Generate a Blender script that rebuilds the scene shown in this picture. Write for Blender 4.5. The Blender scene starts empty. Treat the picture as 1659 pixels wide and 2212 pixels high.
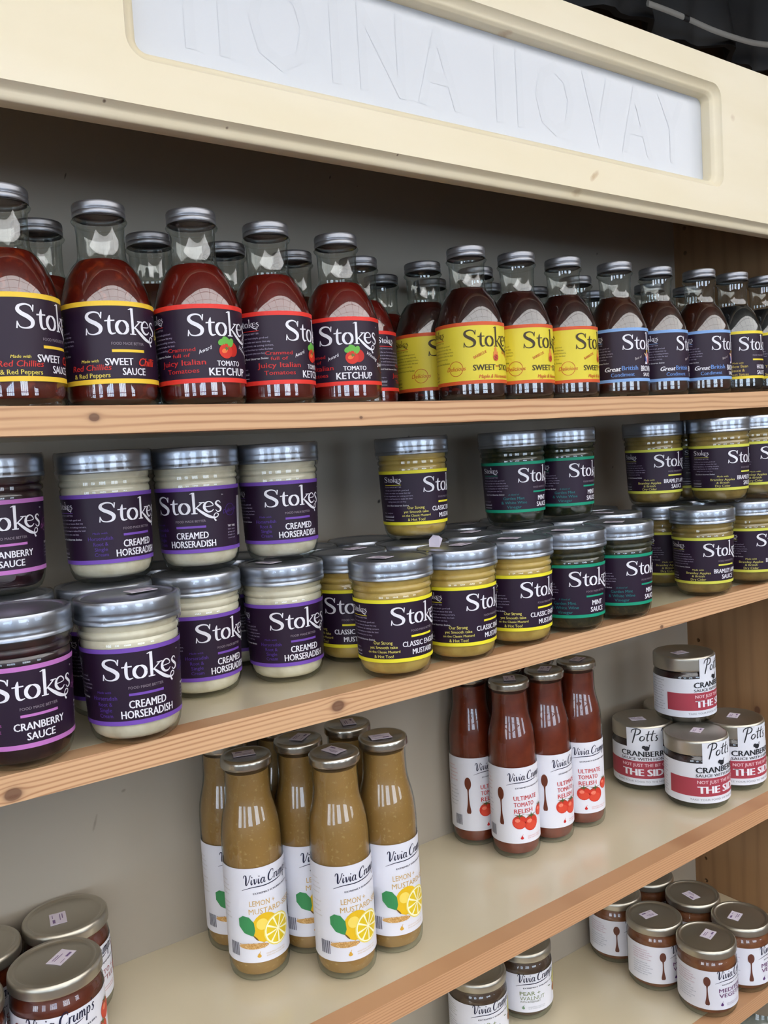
import bpy, bmesh, math, random
from mathutils import Vector, Matrix

# ---------------------------------------------------------------- camera
ZC = 1.55                       # camera height above the floor
U = 0.51                        # camera distance in front of the shelf edges
MR = ((0.8129119947716537, -0.5793065221714653, -0.05981673784033712),
      (-0.08978842190253197, -0.023184789065033906, -0.9956909685481034),
      (0.5754234336977517, 0.8147799819126018, -0.07086221155085114))
sc = bpy.context.scene
cam = bpy.data.cameras.new('camera'); camo = bpy.data.objects.new('camera', cam)
sc.collection.objects.link(camo); sc.camera = camo
cam.sensor_fit = 'VERTICAL'; cam.sensor_height = 36.0; cam.lens = 1837.35 * 36.0 / 2212.0
cam.clip_start = 0.01
R_, D_, F_ = (Vector(r) for r in MR)
m3 = Matrix((R_, -D_, -F_)).transposed()
camo.matrix_world = Matrix.Translation((0, -U, ZC)) @ m3.to_4x4()

# ---------------------------------------------------------------- light and exposure
w = bpy.data.worlds.new('world'); sc.world = w; w.use_nodes = True
WN = w.node_tree.nodes; WL = w.node_tree.links
bg = WN['Background']
bg.inputs['Strength'].default_value = 12.
tcw = WN.new('ShaderNodeTexCoord'); nz = WN.new('ShaderNodeTexNoise'); nz.inputs['Scale'].default_value = 2.2
nz.inputs['Detail'].default_value = 3
rp = WN.new('ShaderNodeValToRGB')
rp.color_ramp.elements[0].position = 0.3; rp.color_ramp.elements[0].color = (0.52, 0.72, 1.0, 1)
rp.color_ramp.elements[1].position = 0.7; rp.color_ramp.elements[1].color = (0.88, 0.94, 1.0, 1)
WL.new(tcw.outputs['Generated'], nz.inputs['Vector']); WL.new(nz.outputs['Fac'], rp.inputs['Fac'])
WL.new(rp.outputs['Color'], bg.inputs['Color'])
sc.view_settings.view_transform = 'Standard'; sc.view_settings.look = 'None'
sc.view_settings.gamma = 1.0; sc.view_settings.use_curve_mapping = False
sc.view_settings.exposure = -0.58
cy = sc.cycles
cy.max_bounces = 10; cy.diffuse_bounces = 4; cy.glossy_bounces = 4; cy.transmission_bounces = 6
cy.transparent_max_bounces = 24; cy.use_denoising = True; cy.caustics_reflective = False; cy.caustics_refractive = False

C = sc.collection
Z1, Z2, Z3, Z4, Z5 = ZC+.0408, ZC-.16626, ZC-.41009, ZC-.618018, ZC-.835
YB, XR, XL = .185, .98, -.45
SAGK = {1: 1., 2: 1., 3: .5, 4: 0., 5: 0.}
def sag(x, k=1.): return max(0., .00459*(1-((x/U-.8))**2))*k

# ---------------------------------------------------------------- helpers
def lin(c):
    o = []
    for v in c[:3]:
        v = v/255.
        o.append(v/12.92 if v <= .04045 else ((v+.055)/1.055)**2.4)
    return (*o, 1.)
MATS = {}
def mat(name, rgb, rough=.5, metal=0., coat=0., spec=.5, sub=0.):
    if name in MATS: return MATS[name]
    m = bpy.data.materials.new(name); m.use_nodes = True; b = m.node_tree.nodes['Principled BSDF']
    b.inputs['Base Color'].default_value = lin(rgb); b.inputs['Roughness'].default_value = rough
    b.inputs['Metallic'].default_value = metal; b.inputs['Coat Weight'].default_value = coat
    b.inputs['Coat Roughness'].default_value = .05; b.inputs['Specular IOR Level'].default_value = spec
    MATS[name] = m; return m
def noisy(name, c1, c2, scale=40, rough=.5, metal=0., bump=0., coat=0., detail=3, lo=.35, hi=.65, stretch=(1, 1, 1)):
    if name in MATS: return MATS[name]
    m = mat(name, c1, rough, metal, coat); nt = m.node_tree; N = nt.nodes; L = nt.links; b = N['Principled BSDF']
    tc = N.new('ShaderNodeTexCoord'); mp = N.new('ShaderNodeMapping'); mp.inputs['Scale'].default_value = stretch
    n = N.new('ShaderNodeTexNoise'); n.inputs['Scale'].default_value = scale; n.inputs['Detail'].default_value = detail
    r = N.new('ShaderNodeValToRGB'); r.color_ramp.elements[0].position = lo; r.color_ramp.elements[0].color = lin(c1)
    r.color_ramp.elements[1].position = hi; r.color_ramp.elements[1].color = lin(c2)
    L.new(tc.outputs['Object'], mp.inputs['Vector']); L.new(mp.outputs['Vector'], n.inputs['Vector'])
    L.new(n.outputs['Fac'], r.inputs['Fac']); L.new(r.outputs['Color'], b.inputs['Base Color'])
    if bump:
        bp = N.new('ShaderNodeBump'); bp.inputs['Strength'].default_value = bump; bp.inputs['Distance'].default_value = .002
        L.new(n.outputs['Fac'], bp.inputs['Height']); L.new(bp.outputs['Normal'], b.inputs['Normal'])
    return m
def math_node(nt, op, a, b=None, c=None):
    n = nt.nodes.new('ShaderNodeMath'); n.operation = op
    for i, v in enumerate((a, b, c)):
        if v is None: continue
        if isinstance(v, (int, float)): n.inputs[i].default_value = v
        else: nt.links.new(v, n.inputs[i])
    return n.outputs[0]
def wood(name, light, dark, along, across, knots=(), freq=260., seed=0., wander=.004, rough=.55, blend=.75, kcol=(96, 62, 44)):
    """pine: growth lines run along one axis, spaced along another; knots = (along, across, radius)"""
    m = mat(name, light, rough); nt = m.node_tree; N = nt.nodes; L = nt.links; b = N['Principled BSDF']
    tc = N.new('ShaderNodeTexCoord'); sx = N.new('ShaderNodeSeparateXYZ'); L.new(tc.outputs['Object'], sx.inputs[0])
    A = sx.outputs[along]; B = sx.outputs[across]
    cb = N.new('ShaderNodeCombineXYZ')
    L.new(math_node(nt, 'MULTIPLY', A, 7.), cb.inputs[0]); L.new(math_node(nt, 'MULTIPLY', B, 30.), cb.inputs[1]); cb.inputs[2].default_value = seed
    n = N.new('ShaderNodeTexNoise'); n.inputs['Scale'].default_value = 1.; n.inputs['Detail'].default_value = 2.
    L.new(cb.outputs[0], n.inputs['Vector'])
    coord = math_node(nt, 'ADD', B, math_node(nt, 'MULTIPLY', math_node(nt, 'SUBTRACT', n.outputs['Fac'], .5), wander*4))
    kd = None
    for (ka, kb, kr) in knots:
        da = math_node(nt, 'MULTIPLY', math_node(nt, 'SUBTRACT', A, ka), .75/kr)
        db = math_node(nt, 'MULTIPLY', math_node(nt, 'SUBTRACT', B, kb), 1./kr)
        d2 = math_node(nt, 'ADD', math_node(nt, 'MULTIPLY', da, da), math_node(nt, 'MULTIPLY', db, db))
        bump = math_node(nt, 'DIVIDE', kr*1.5, math_node(nt, 'ADD', 1., d2))
        sgn = math_node(nt, 'TANH', math_node(nt, 'MULTIPLY', db, 1.5))
        coord = math_node(nt, 'SUBTRACT', coord, math_node(nt, 'MULTIPLY', bump, sgn))
        k1 = math_node(nt, 'SMOOTH_MIN', math_node(nt, 'DIVIDE', .9, math_node(nt, 'ADD', .05, math_node(nt, 'MULTIPLY', d2, d2))), 1., .2)
        kd = k1 if kd is None else math_node(nt, 'MAXIMUM', kd, k1)
    s = math_node(nt, 'SINE', math_node(nt, 'MULTIPLY', coord, freq*6.283))
    s = math_node(nt, 'POWER', math_node(nt, 'MULTIPLY_ADD', s, .5, .5), 3.)
    # fine fibres
    cf = N.new('ShaderNodeCombineXYZ'); L.new(math_node(nt, 'MULTIPLY', A, 25.), cf.inputs[0]); L.new(math_node(nt, 'MULTIPLY', B, 900.), cf.inputs[1]); cf.inputs[2].default_value = seed
    nf = N.new('ShaderNodeTexNoise'); nf.inputs['Scale'].default_value = 1.; L.new(cf.outputs[0], nf.inputs['Vector'])
    cbb = N.new('ShaderNodeCombineXYZ'); L.new(math_node(nt, 'MULTIPLY', A, 9.), cbb.inputs[0]); L.new(math_node(nt, 'MULTIPLY', B, 60.), cbb.inputs[1]); cbb.inputs[2].default_value = seed+5
    nb = N.new('ShaderNodeTexNoise'); nb.inputs['Scale'].default_value = 1.; L.new(cbb.outputs[0], nb.inputs['Vector'])
    f = math_node(nt, 'MULTIPLY', s, math_node(nt, 'MULTIPLY_ADD', nb.outputs['Fac'], 1.3*blend, .15))
    f = math_node(nt, 'ADD', f, math_node(nt, 'MULTIPLY', math_node(nt, 'SUBTRACT', nf.outputs['Fac'], .5), .35))
    mx = N.new('ShaderNodeMix'); mx.data_type = 'RGBA'; mx.inputs['A'].default_value = lin(light); mx.inputs['B'].default_value = lin(dark)
    cl = math_node(nt, 'MINIMUM', math_node(nt, 'MAXIMUM', f, 0.), 1.); L.new(cl, mx.inputs['Factor'])
    out = mx.outputs['Result']
    if kd is not None:
        m2 = N.new('ShaderNodeMix'); m2.data_type = 'RGBA'; L.new(math_node(nt, 'MULTIPLY', kd, .85), m2.inputs['Factor'])
        L.new(out, m2.inputs['A']); m2.inputs['B'].default_value = lin(kcol); out = m2.outputs['Result']
    L.new(out, b.inputs['Base Color'])
    return m
def glass_mat(name, tint=(.96, .985, .97), f0=.06, edge=(.50, .56, .52), bump=0., rough=0.015):
    m = bpy.data.materials.new(name); m.use_nodes = True; nt = m.node_tree; N = nt.nodes; L = nt.links
    for n in list(N): N.remove(n)
    o = N.new('ShaderNodeOutputMaterial'); mix = N.new('ShaderNodeMixShader'); tr = N.new('ShaderNodeBsdfTransparent'); gl = N.new('ShaderNodeBsdfGlossy')
    gl.inputs['Roughness'].default_value = rough
    lw = N.new('ShaderNodeLayerWeight'); lw.inputs['Blend'].default_value = .5
    fc = lw.outputs['Facing']
    p5 = math_node(nt, 'POWER', fc, 5.)
    L.new(math_node(nt, 'MULTIPLY_ADD', p5, .80-f0, f0), mix.inputs[0])
    cm = N.new('ShaderNodeMix'); cm.data_type = 'RGBA'; cm.inputs['A'].default_value = (*tint, 1); cm.inputs['B'].default_value = (*edge, 1)
    L.new(math_node(nt, 'POWER', fc, 3.), cm.inputs['Factor']); L.new(cm.outputs['Result'], tr.inputs['Color'])
    L.new(tr.outputs[0], mix.inputs[1]); L.new(gl.outputs[0], mix.inputs[2]); L.new(mix.outputs[0], o.inputs[0])
    if bump:
        tc = N.new('ShaderNodeTexCoord'); n = N.new('ShaderNodeTexNoise'); n.inputs['Scale'].default_value = 160; n.inputs['Detail'].default_value = 2
        bp = N.new('ShaderNodeBump'); bp.inputs['Strength'].default_value = bump; bp.inputs['Distance'].default_value = .001
        L.new(tc.outputs['Object'], n.inputs['Vector']); L.new(n.outputs['Fac'], bp.inputs['Height']); L.new(bp.outputs[0], gl.inputs['Normal'])
    MATS[name] = m; return m

def obj(name, me, m=None, parent=None, loc=None, rz=0):
    o = bpy.data.objects.new(name, me); C.objects.link(o)
    if m is not None:
        for q in (m if isinstance(m, (list, tuple)) else [m]): me.materials.append(q)
    if parent: o.parent = parent
    if loc: o.location = loc
    if rz: o.rotation_euler = (0, 0, rz)
    return o
def empty(name, loc, rz=0): 
    o = bpy.data.objects.new(name, None); C.objects.link(o); o.location = loc; o.rotation_euler = (0, 0, rz); o.empty_display_size = .02
    return o
def tag(o, label=None, cat=None, group=None, kind=None):
    for k, v in (('label', label), ('category', cat), ('group', group), ('kind', kind)):
        if v: o[k] = v
    return o
def mesh(name, vs, fs, mi=None, smooth=False, sharp=None):
    me = bpy.data.meshes.new(name); me.from_pydata(vs, [], fs)
    if mi: me.polygons.foreach_set('material_index', mi)
    if smooth:
        me.polygons.foreach_set('use_smooth', [True]*len(fs))
        if sharp: me.set_sharp_from_angle(angle=math.radians(sharp))
    me.update(); return me
def lathe(name, prof, seg=40, sharp=42):
    vs, fs = [], []; idx = []
    for r, z in prof:
        if r < 1e-6: idx.append([len(vs)]); vs.append((0, 0, z))
        else:
            idx.append(list(range(len(vs), len(vs)+seg)))
            vs += [(r*math.cos(2*math.pi*i/seg), r*math.sin(2*math.pi*i/seg), z) for i in range(seg)]
    for a, b in zip(idx, idx[1:]):
        for i in range(seg):
            j = (i+1) % seg
            if len(a) == 1 and len(b) == 1: continue
            if len(a) == 1: fs.append((a[0], b[j], b[i]))
            elif len(b) == 1: fs.append((a[i], a[j], b[0]))
            else: fs.append((a[i], a[j], b[j], b[i]))
    return mesh(name, vs, fs, smooth=True, sharp=sharp)
def box(vs, fs, x0, x1, y0, y1, z0, z1):
    n = len(vs)
    vs += [(x, y, z) for z in (z0, z1) for y in (y0, y1) for x in (x0, x1)]
    fs += [(n, n+2, n+3, n+1), (n+4, n+5, n+7, n+6), (n, n+1, n+5, n+4), (n+2, n+6, n+7, n+3), (n, n+4, n+6, n+2), (n+1, n+3, n+7, n+5)]
def boxmesh(name, *a, bevel=0.):
    vs, fs = [], []; box(vs, fs, *a); me = mesh(name, vs, fs)
    if bevel:
        bm = bmesh.new(); bm.from_mesh(me); bmesh.ops.bevel(bm, geom=bm.edges[:], offset=bevel, segments=2, affect='EDGES', profile=.5); bm.to_mesh(me); bm.free()
    return me

# ---------------------------------------------------------------- flat print: glyphs, strokes, shapes
_tc = {}
def glyphs(txt, bold=0., shear=0.):
    k = (txt, bold, shear)
    if k in _tc: return _tc[k]
    cu = bpy.data.curves.new('t', 'FONT'); cu.body = txt; cu.size = 1.; cu.resolution_u = 2; cu.offset = bold; cu.shear = shear
    cu.space_character = 1. + bold*2
    o = bpy.data.objects.new('t', cu); C.objects.link(o)
    dg = bpy.context.evaluated_depsgraph_get(); me = bpy.data.meshes.new_from_object(o.evaluated_get(dg))
    vs = [(v.co.x, v.co.y) for v in me.vertices]; fs = [tuple(p.vertices) for p in me.polygons]
    bpy.data.objects.remove(o); bpy.data.curves.remove(cu); bpy.data.meshes.remove(me)
    _tc[k] = (vs, fs); return vs, fs
def catmull(P, n=6):
    out = []
    for i in range(len(P)-1):
        p0 = P[max(i-1, 0)]; p1 = P[i]; p2 = P[i+1]; p3 = P[min(i+2, len(P)-1)]
        for k in range(n):
            t = k/n
            out.append(tuple(.5*((2*b)+(-a+c)*t+(2*a-5*b+4*c-d)*t*t+(-a+3*b-3*c+d)*t**3) for a, b, c, d in zip(p0, p1, p2, p3)))
    out.append(tuple(P[-1])); return out
def strokes_mesh(S, n=5):
    vs, fs = [], []
    for P in S:
        Q = catmull(P, n) if len(P) > 2 else P
        base = len(vs)
        for i, (x, y, wd) in enumerate(Q):
            a = Q[max(i-1, 0)]; b = Q[min(i+1, len(Q)-1)]
            dx, dy = b[0]-a[0], b[1]-a[1]; l = math.hypot(dx, dy) or 1.
            vs += [(x-dy/l*wd/2, y+dx/l*wd/2), (x+dy/l*wd/2, y-dx/l*wd/2)]
        for i in range(len(Q)-1):
            k = base+2*i; fs.append((k, k+1, k+3, k+2))
    return vs, fs
def ell(cx_, cy_, rx, ry, wx, wy, n=16):
    out = []
    for i in range(n+1):
        a = 2*math.pi*i/n; out.append((cx_+rx*math.cos(a), cy_+ry*math.sin(a), wx*abs(math.cos(a))+wy*abs(math.sin(a))))
    return out
LOGO = strokes_mesh([
    [(.64, .76, .03), (.58, .92, .06), (.38, .99, .07), (.15, .92, .11), (.09, .76, .15), (.22, .61, .17), (.45, .48, .18), (.62, .31, .17), (.58, .10, .12), (.36, .01, .06), (.14, .06, .05), (.06, .24, .03)],
    [(.66, .70, .045), (.69, .98, .055)], [(.02, .0, .055), (.05, .29, .04)],
    [(1.02, .84, .03), (.98, .62, .12), (.97, .2, .12), (1.05, .03, .09), (1.22, .06, .03)], [(.80, .59, .06), (1.2, .61, .06)],
    ell(1.50, .31, .23, .29, .13, .05),
    [(1.96, 1.17, .12), (1.96, .02, .12)], [(1.82, .02, .05), (2.1, .02, .05)], [(1.80, 1.10, .03), (1.95, 1.15, .07)],
    [(2.0, .27, .05), (2.2, .46, .055), (2.34, .60, .05)], [(2.2, .6, .045), (2.46, .6, .045)],
    [(2.05, .34, .06), (2.3, .08, .13), (2.6, -.16, .15), (2.88, -.27, .1), (3.06, -.22, .05), (3.1, -.09, .05), (2.98, -.03, .05), (2.88, -.16, .05), (2.9, -.34, .07), (2.98, -.46, .09)],
    [(2.46, .36, .04), (2.84, .40, .04), (2.8, .56, .06), (2.64, .64, .05), (2.47, .52, .10), (2.44, .28, .13), (2.58, .09, .10), (2.76, .09, .06), (2.88, .2, .03)],
    [(3.24, .52, .03), (3.18, .62, .05), (3.06, .62, .07), (3.0, .5, .1), (3.12, .36, .12), (3.24, .24, .11), (3.22, .09, .08), (3.08, .04, .05), (2.98, .16, .03)]])
LOGO = ([(x-1.63, y) for x, y in LOGO[0]], LOGO[1])
def slant(S, k=.16): return [[(x+k*y, y, wd) for x, y, wd in P] for P in S]
VIVIA = strokes_mesh(slant([
    [(-.1, 1.35, .1), (.0, 1.75, .14), (.3, 1.75, .2), (.4, 1.2, .28), (.4, .4, .28), (.5, .02, .16), (.8, .5, .12), (1.0, 1.2, .12), (1.1, 1.75, .12), (1.3, 1.6, .08)],
    [(1.35, .95, .14), (1.32, .35, .24), (1.42, .05, .16), (1.62, .3, .08)], [(1.36, 1.3, .2), (1.44, 1.45, .2)],
    [(1.72, .8, .08), (1.84, .98, .18), (1.9, .4, .24), (2.0, .05, .14), (2.25, .5, .1), (2.32, .98, .12)],
    [(2.6, .95, .14), (2.57, .35, .24), (2.67, .05, .16), (2.85, .3, .08)], [(2.61, 1.3, .2), (2.69, 1.45, .2)],
    [(3.55, .85, .1), (3.25, .98, .14), (3.02, .55, .24), (3.1, .1, .16), (3.35, .1, .1), (3.58, .6, .08)], [(3.62, .95, .18), (3.58, .3, .22), (3.72, .04, .12), (3.92, .25, .06)],
    [(5.35, 1.35, .1), (5.3, 1.75, .12), (4.95, 1.8, .14), (4.5, 1.25, .26), (4.4, .55, .28), (4.6, .05, .2), (5.05, .1, .12), (5.35, .45, .06)],
    [(5.62, .95, .18), (5.6, .05, .22)], [(5.62, .5, .08), (5.82, .92, .12), (6.02, .88, .16)],
    [(6.2, .95, .2), (6.15, .3, .22), (6.32, .05, .16), (6.6, .4, .08)], [(6.68, .95, .18), (6.64, .2, .2), (6.8, .05, .08)],
    [(7.0, .95, .18), (6.98, .02, .2)], [(7.0, .5, .08), (7.2, .95, .14), (7.34, .7, .18), (7.34, .02, .2)], [(7.36, .5, .08), (7.56, .95, .14), (7.7, .7, .18), (7.72, .1, .18), (7.9, .12, .07)],
    [(8.12, .95, .18), (8.06, -.8, .22)], [(8.12, .6, .08), (8.34, .98, .14), (8.56, .6, .2), (8.4, .06, .14), (8.12, .14, .08)],
    [(8.86, 1.75, .2), (8.8, 1.35, .08)],
    [(9.3, .8, .1), (9.12, .97, .14), (9.0, .7, .18), (9.2, .45, .2), (9.2, .15, .16), (9.0, .02, .12), (8.84, .16, .08)],
    [(-.3, -.85, .05), (1.5, -.45, .14), (4, -.5, .18), (6.5, -.35, .16), (7.6, -.1, .05)]]), 4)
VIVIA = ([(x-4.7, y) for x, y in VIVIA[0]], VIVIA[1])
POTTS = strokes_mesh(slant([[(a, b, c*1.7) for a, b, c in q] for q in [
    [(.55, 1.9, .09), (.42, .6, .12), (.3, -.45, .09)], [(-.1, 1.25, .05), (.0, 1.75, .09), (.6, 2.0, .10), (1.15, 1.8, .10), (1.15, 1.3, .12), (.75, 1.0, .08), (.4, .98, .05)],
    [(1.75, .82, .07), (1.4, .7, .1), (1.3, .25, .12), (1.55, .02, .1), (1.9, .3, .1), (1.85, .75, .07)],
    [(2.45, 1.7, .08), (2.3, .6, .11), (2.4, .04, .09), (2.6, .2, .05)], [(2.0, 1.08, .07), (2.85, 1.2, .06)],
    [(3.1, 1.75, .08), (2.95, .6, .11), (3.05, .04, .09), (3.25, .2, .05)], [(2.75, 1.12, .06), (3.5, 1.25, .06)],
    [(3.9, .85, .05), (3.7, .9, .08), (3.62, .65, .1), (3.85, .35, .11), (3.75, .03, .09), (3.5, .05, .06)],
    [(4.55, 1.95, .13), (4.35, 1.5, .06)]]]))
POTTS = ([(x-2.1, y) for x, y in POTTS[0]], POTTS[1])

class Print:
    """collects flat pieces in (arc metres, height) and wraps them round a jar; angle 0 faces -Y"""
    def __init__(s, z0, z1, r0, r1=None):
        s.z0, s.z1, s.r0, s.r1 = z0, z1, r0, (r1 or r0); s.h = z1-z0; s.rm = (r0+s.r1)/2; s.parts = {}
    def rad(s, z): return s.r0+(s.r1-s.r0)*(z-s.z0)/s.h
    def s_(s, deg): return math.radians(deg)*s.rm
    def zf(s, f): return s.z1-f*s.h
    def add(s, group, vs, fs, color, layer):
        s.parts.setdefault(group, []).append((vs, fs, color, layer))
    def geo(s, G, deg, z, sx, sy, color, rot=0., group='lettering', layer=2, mirror=False):
        c, q = math.cos(math.radians(rot)), math.sin(math.radians(rot)); x0 = s.s_(deg)
        s.add(group, [(x0+(x*sx)*c-(y*sy)*q, z+(x*sx)*q+(y*sy)*c) for x, y in G[0]], G[1], color, layer)
    def text(s, t, deg, f, hf, color, w=None, bold=0., shear=0., rot=0., align='c', h=None, z=None, group='lettering', layer=2):
        """f: fraction of the label height (from the top) at the text's middle; hf cap height fraction; w width in degrees"""
        vs, fs = glyphs(t, 0., shear)
        if not vs: return
        if bold >= .012:
            n0 = len(vs); d = bold*1.1
            vs = [(a-d, b) for a, b in vs]+[(a+d, b) for a, b in vs]; fs = fs+[tuple(i+n0 for i in q) for q in fs]
        x0 = min(v[0] for v in vs); x1 = max(v[0] for v in vs)
        hh = (h if h is not None else hf*s.h); sy = hh/.70
        sx = sy*.8 if w is None else s.s_(w)/(x1-x0)
        mx = {'c': (x0+x1)/2, 'l': x0, 'r': x1}[align]
        zz = z if z is not None else s.zf(f)
        s.geo(([(x-mx, y-.35) for x, y in vs], fs), deg, zz, sx, sy, color, rot, group, layer)
    def rect(s, d0, d1, za, zb, color, group='lettering', layer=1):
        n = max(1, int(abs(d1-d0)/4)); x0, x1 = s.s_(d0), s.s_(d1)
        vs = []; fs = []
        for i in range(n+1):
            x = x0+(x1-x0)*i/n; vs += [(x, za), (x, zb)]
        for i in range(n): k = 2*i; fs.append((k, k+2, k+3, k+1))
        s.add(group, vs, fs, color, layer)
    def blob(s, deg, z, rx, rz, color, rot=0., group='picture', layer=2, n=20, pts=None):
        c, q = math.cos(math.radians(rot)), math.sin(math.radians(rot)); x0 = s.s_(deg)
        P = pts or [(math.cos(2*math.pi*i/n), math.sin(2*math.pi*i/n)) for i in range(n)]
        V = [(x0, z)] + [(x0+a*rx*c-b*rz*q, z+a*rx*q+b*rz*c) for a, b in P]
        s.add(group, V, [(0, i+1, (i+1) % len(P)+1) for i in range(len(P))], color, layer)
    def build(s, group, name):
        cols = []; V = []; F = []; MI = []; LY = []
        for vs, fs, col, layer in s.parts.get(group, []):
            if col not in cols: cols.append(col)
            b = len(V); V += vs; LY += [layer]*len(vs); F += [tuple(b+i for i in f) for f in fs]; MI += [cols.index(col)]*len(fs)
        if not F: return None
        me = bpy.data.meshes.new(name)
        me.from_pydata([(x, 0, z) for x, z in V], [], F); me.polygons.foreach_set('material_index', MI)
        bm = bmesh.new(); bm.from_mesh(me); ly = bm.verts.layers.float.new('ly')
        for v, l in zip(bm.verts, LY): v[ly] = l
        xs = [v[0] for v in V]; st = .0016; x = math.floor(min(xs)/st)*st
        # cut long faces into slim ones, so that they bend with the jar
        big = [f for f in bm.faces if max(v.co.x for v in f.verts)-min(v.co.x for v in f.verts) > st*1.3]
        if big:
            while x < max(xs):
                fl = [f for f in bm.faces if min(v.co.x for v in f.verts) < x-1e-6 and max(v.co.x for v in f.verts) > x+1e-6 and max(v.co.x for v in f.verts)-min(v.co.x for v in f.verts) > st*1.3]
                if fl:
                    g = set(fl)
                    for f in fl: g.update(f.edges); g.update(f.verts)
                    bmesh.ops.bisect_plane(bm, geom=list(g), dist=1e-7, plane_co=(x, 0, 0), plane_no=(1, 0, 0))
                x += st
        for v in bm.verts:
            r = s.rad(v.co.z)+.00026+.00008*v[ly]; a = v.co.x/s.rm
            v.co = Vector((r*math.sin(a), -r*math.cos(a), v.co.z))
        bm.normal_update(); bm.to_mesh(me); bm.free()
        for c in cols: me.materials.append(ink(c))
        return me
def ink(c):
    return mat('ink_%02x%02x%02x' % c, c, .46, spec=.35)
def band(name, P, d0, d1, color, seg=128):
    """the paper of the label itself: an open-ended sheet of some thickness round the jar"""
    n = max(4, int(seg*(d1-d0)/360)); vs = []; fs = []
    full = d1-d0 >= 359
    for i in range(n+1):
        a = math.radians(d0+(d1-d0)*i/n)
        for z in (P.z0, P.z1):
            for o in (.00012, 0.):
                r = P.rad(z)+o; vs.append((r*math.sin(a), -r*math.cos(a), z))
    for i in range(n):
        k = 4*i; j = k+4
        fs += [(k, j, j+2, k+2), (k+1, k+3, j+3, j+1), (k, k+1, j+1, j), (k+2, j+2, j+3, k+3)]
    if not full: fs += [(0, 2, 3, 1), (4*n, 4*n+1, 4*n+3, 4*n+2)]
    me = mesh(name, vs, fs, smooth=True, sharp=40); me.materials.append(mat('paper_%02x%02x%02x' % color, color, .44, spec=.35)); return me

# ---- label designs
AUB = (38, 20, 42); WHT = (235, 233, 240); PALE = (176, 166, 190)
PARA = ['We like our food simple, good and', 'honest so we make our sauces that way', 'the finest ingredients, no cutting corners,', 'crafted in small batches to make the best', 'tasting sauce you can buy.']
def house_label(P, stripe, title, side, sidecol, bgc=AUB, fg=WHT, bar=True, pic=None, para=PARA, sideang=-54, small=True, right=True, paracol=PALE):
    t = .058*P.h
    P.rect(-182, 182, P.z1-t, P.z1, stripe, layer=0); P.rect(-182, 182, P.z0, P.z0+t, stripe, layer=0)
    k = .0485*P.rm/.0295/3.26
    P.geo(LOGO, 0, P.zf(.405), k, .275*P.h, fg)
    P.text('TM', 50, .14, .018, fg, w=3)
    if pic != 'tomato' and pic != 'flame' and pic != 'lady':
        P.text('FOOD MADE BETTER', 3, .515, .034, (150, 138, 150) if bgc == AUB else (90, 80, 40), w=42, bold=.01)
        if bar: P.rect(-18, 24, P.zf(.62), P.zf(.587), stripe)
    for (tx, dg, f, hf, wd, cl, sh) in title: P.text(tx, dg, f, hf, cl, w=wd, bold=.025, shear=sh)
    n = 0
    for (tx, f, hf, wd, sh) in side: P.text(tx, sideang, f, hf, sidecol[n % len(sidecol)], w=wd, shear=sh, bold=.012); n += 1
    a = -101
    if small:
        P.geo(LOGO, a, P.zf(.205), k*.37, .095*P.h, fg)
        P.rect(a-17, a+17, P.zf(.262), P.zf(.254), stripe)
        P.text('FOOD MADE BETTER', a, .295, .022, paracol, w=34)
    for i, l in enumerate(para): P.text(l, a+6, .355+.052*i, .025, paracol, w=62*len(l)/44., bold=.008)
    P.text('Good food deserves Stokes', a+6, .635, .028, fg, w=44, shear=.25, bold=.01)
    P.rect(a-26, a-2, P.zf(.855), P.zf(.848), fg); P.rect(a-26, a-2, P.zf(.905), P.zf(.898), fg)
    P.text('stokessauces.co.uk', a-14, .83, .026, paracol, w=26); P.text('For recipes', a-14, .775, .02, paracol, w=22, shear=.2)
    if right:
        P.text('Delicious', 64, .38, .06, sidecol[0] if bgc == AUB else (196, 98, 40), w=28, rot=10, shear=.3)
        S = strokes_mesh([ell(0, 0, 1, 1, .06, .06, 20)]); P.geo(S, 64, P.zf(.38), P.s_(9), .09*P.h, sidecol[0] if bgc == AUB else (196, 98, 40), layer=1)
        P.text('TRY THIS', 66, .63, .03, fg, w=16, bold=.02)
        for i, l in enumerate(['Stir into', 'gravy and', 'mash or', 'roast beef']): P.text(l, 66, .68+.045*i, .022, paracol, w=16)
        for i in range(14): P.rect(84+i*1.6, 84+i*1.6+(.5 if i % 3 else 1.), P.zf(.80), P.zf(.18), fg)
    return P
def tomato_pic(P, d, z, s, red=(214, 48, 30)):
    P.blob(d+6, z, s*.95, s*.95, (196, 36, 24), layer=2); P.blob(d-4, z-s*.25, s, s*.95, red, layer=3)
    P.blob(d-6, z-s*.2, s*.45, s*.3, (238, 120, 60), layer=4, rot=20)
    P.blob(d-3, z+s*.1, s*.5, s*.35, (92, 120, 50), layer=5, pts=[(math.cos(i*math.pi/5)*(1 if i % 2 else .35), math.sin(i*math.pi/5)*(1 if i % 2 else .35)) for i in range(10)])
    for a, b, r in ((-9, .9, 20), (-3, 1.15, -30), (4, .85, 60)):
        P.blob(d+a, z+s*b, s*.62, s*.42, (104, 178, 70), layer=3, rot=r)
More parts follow.
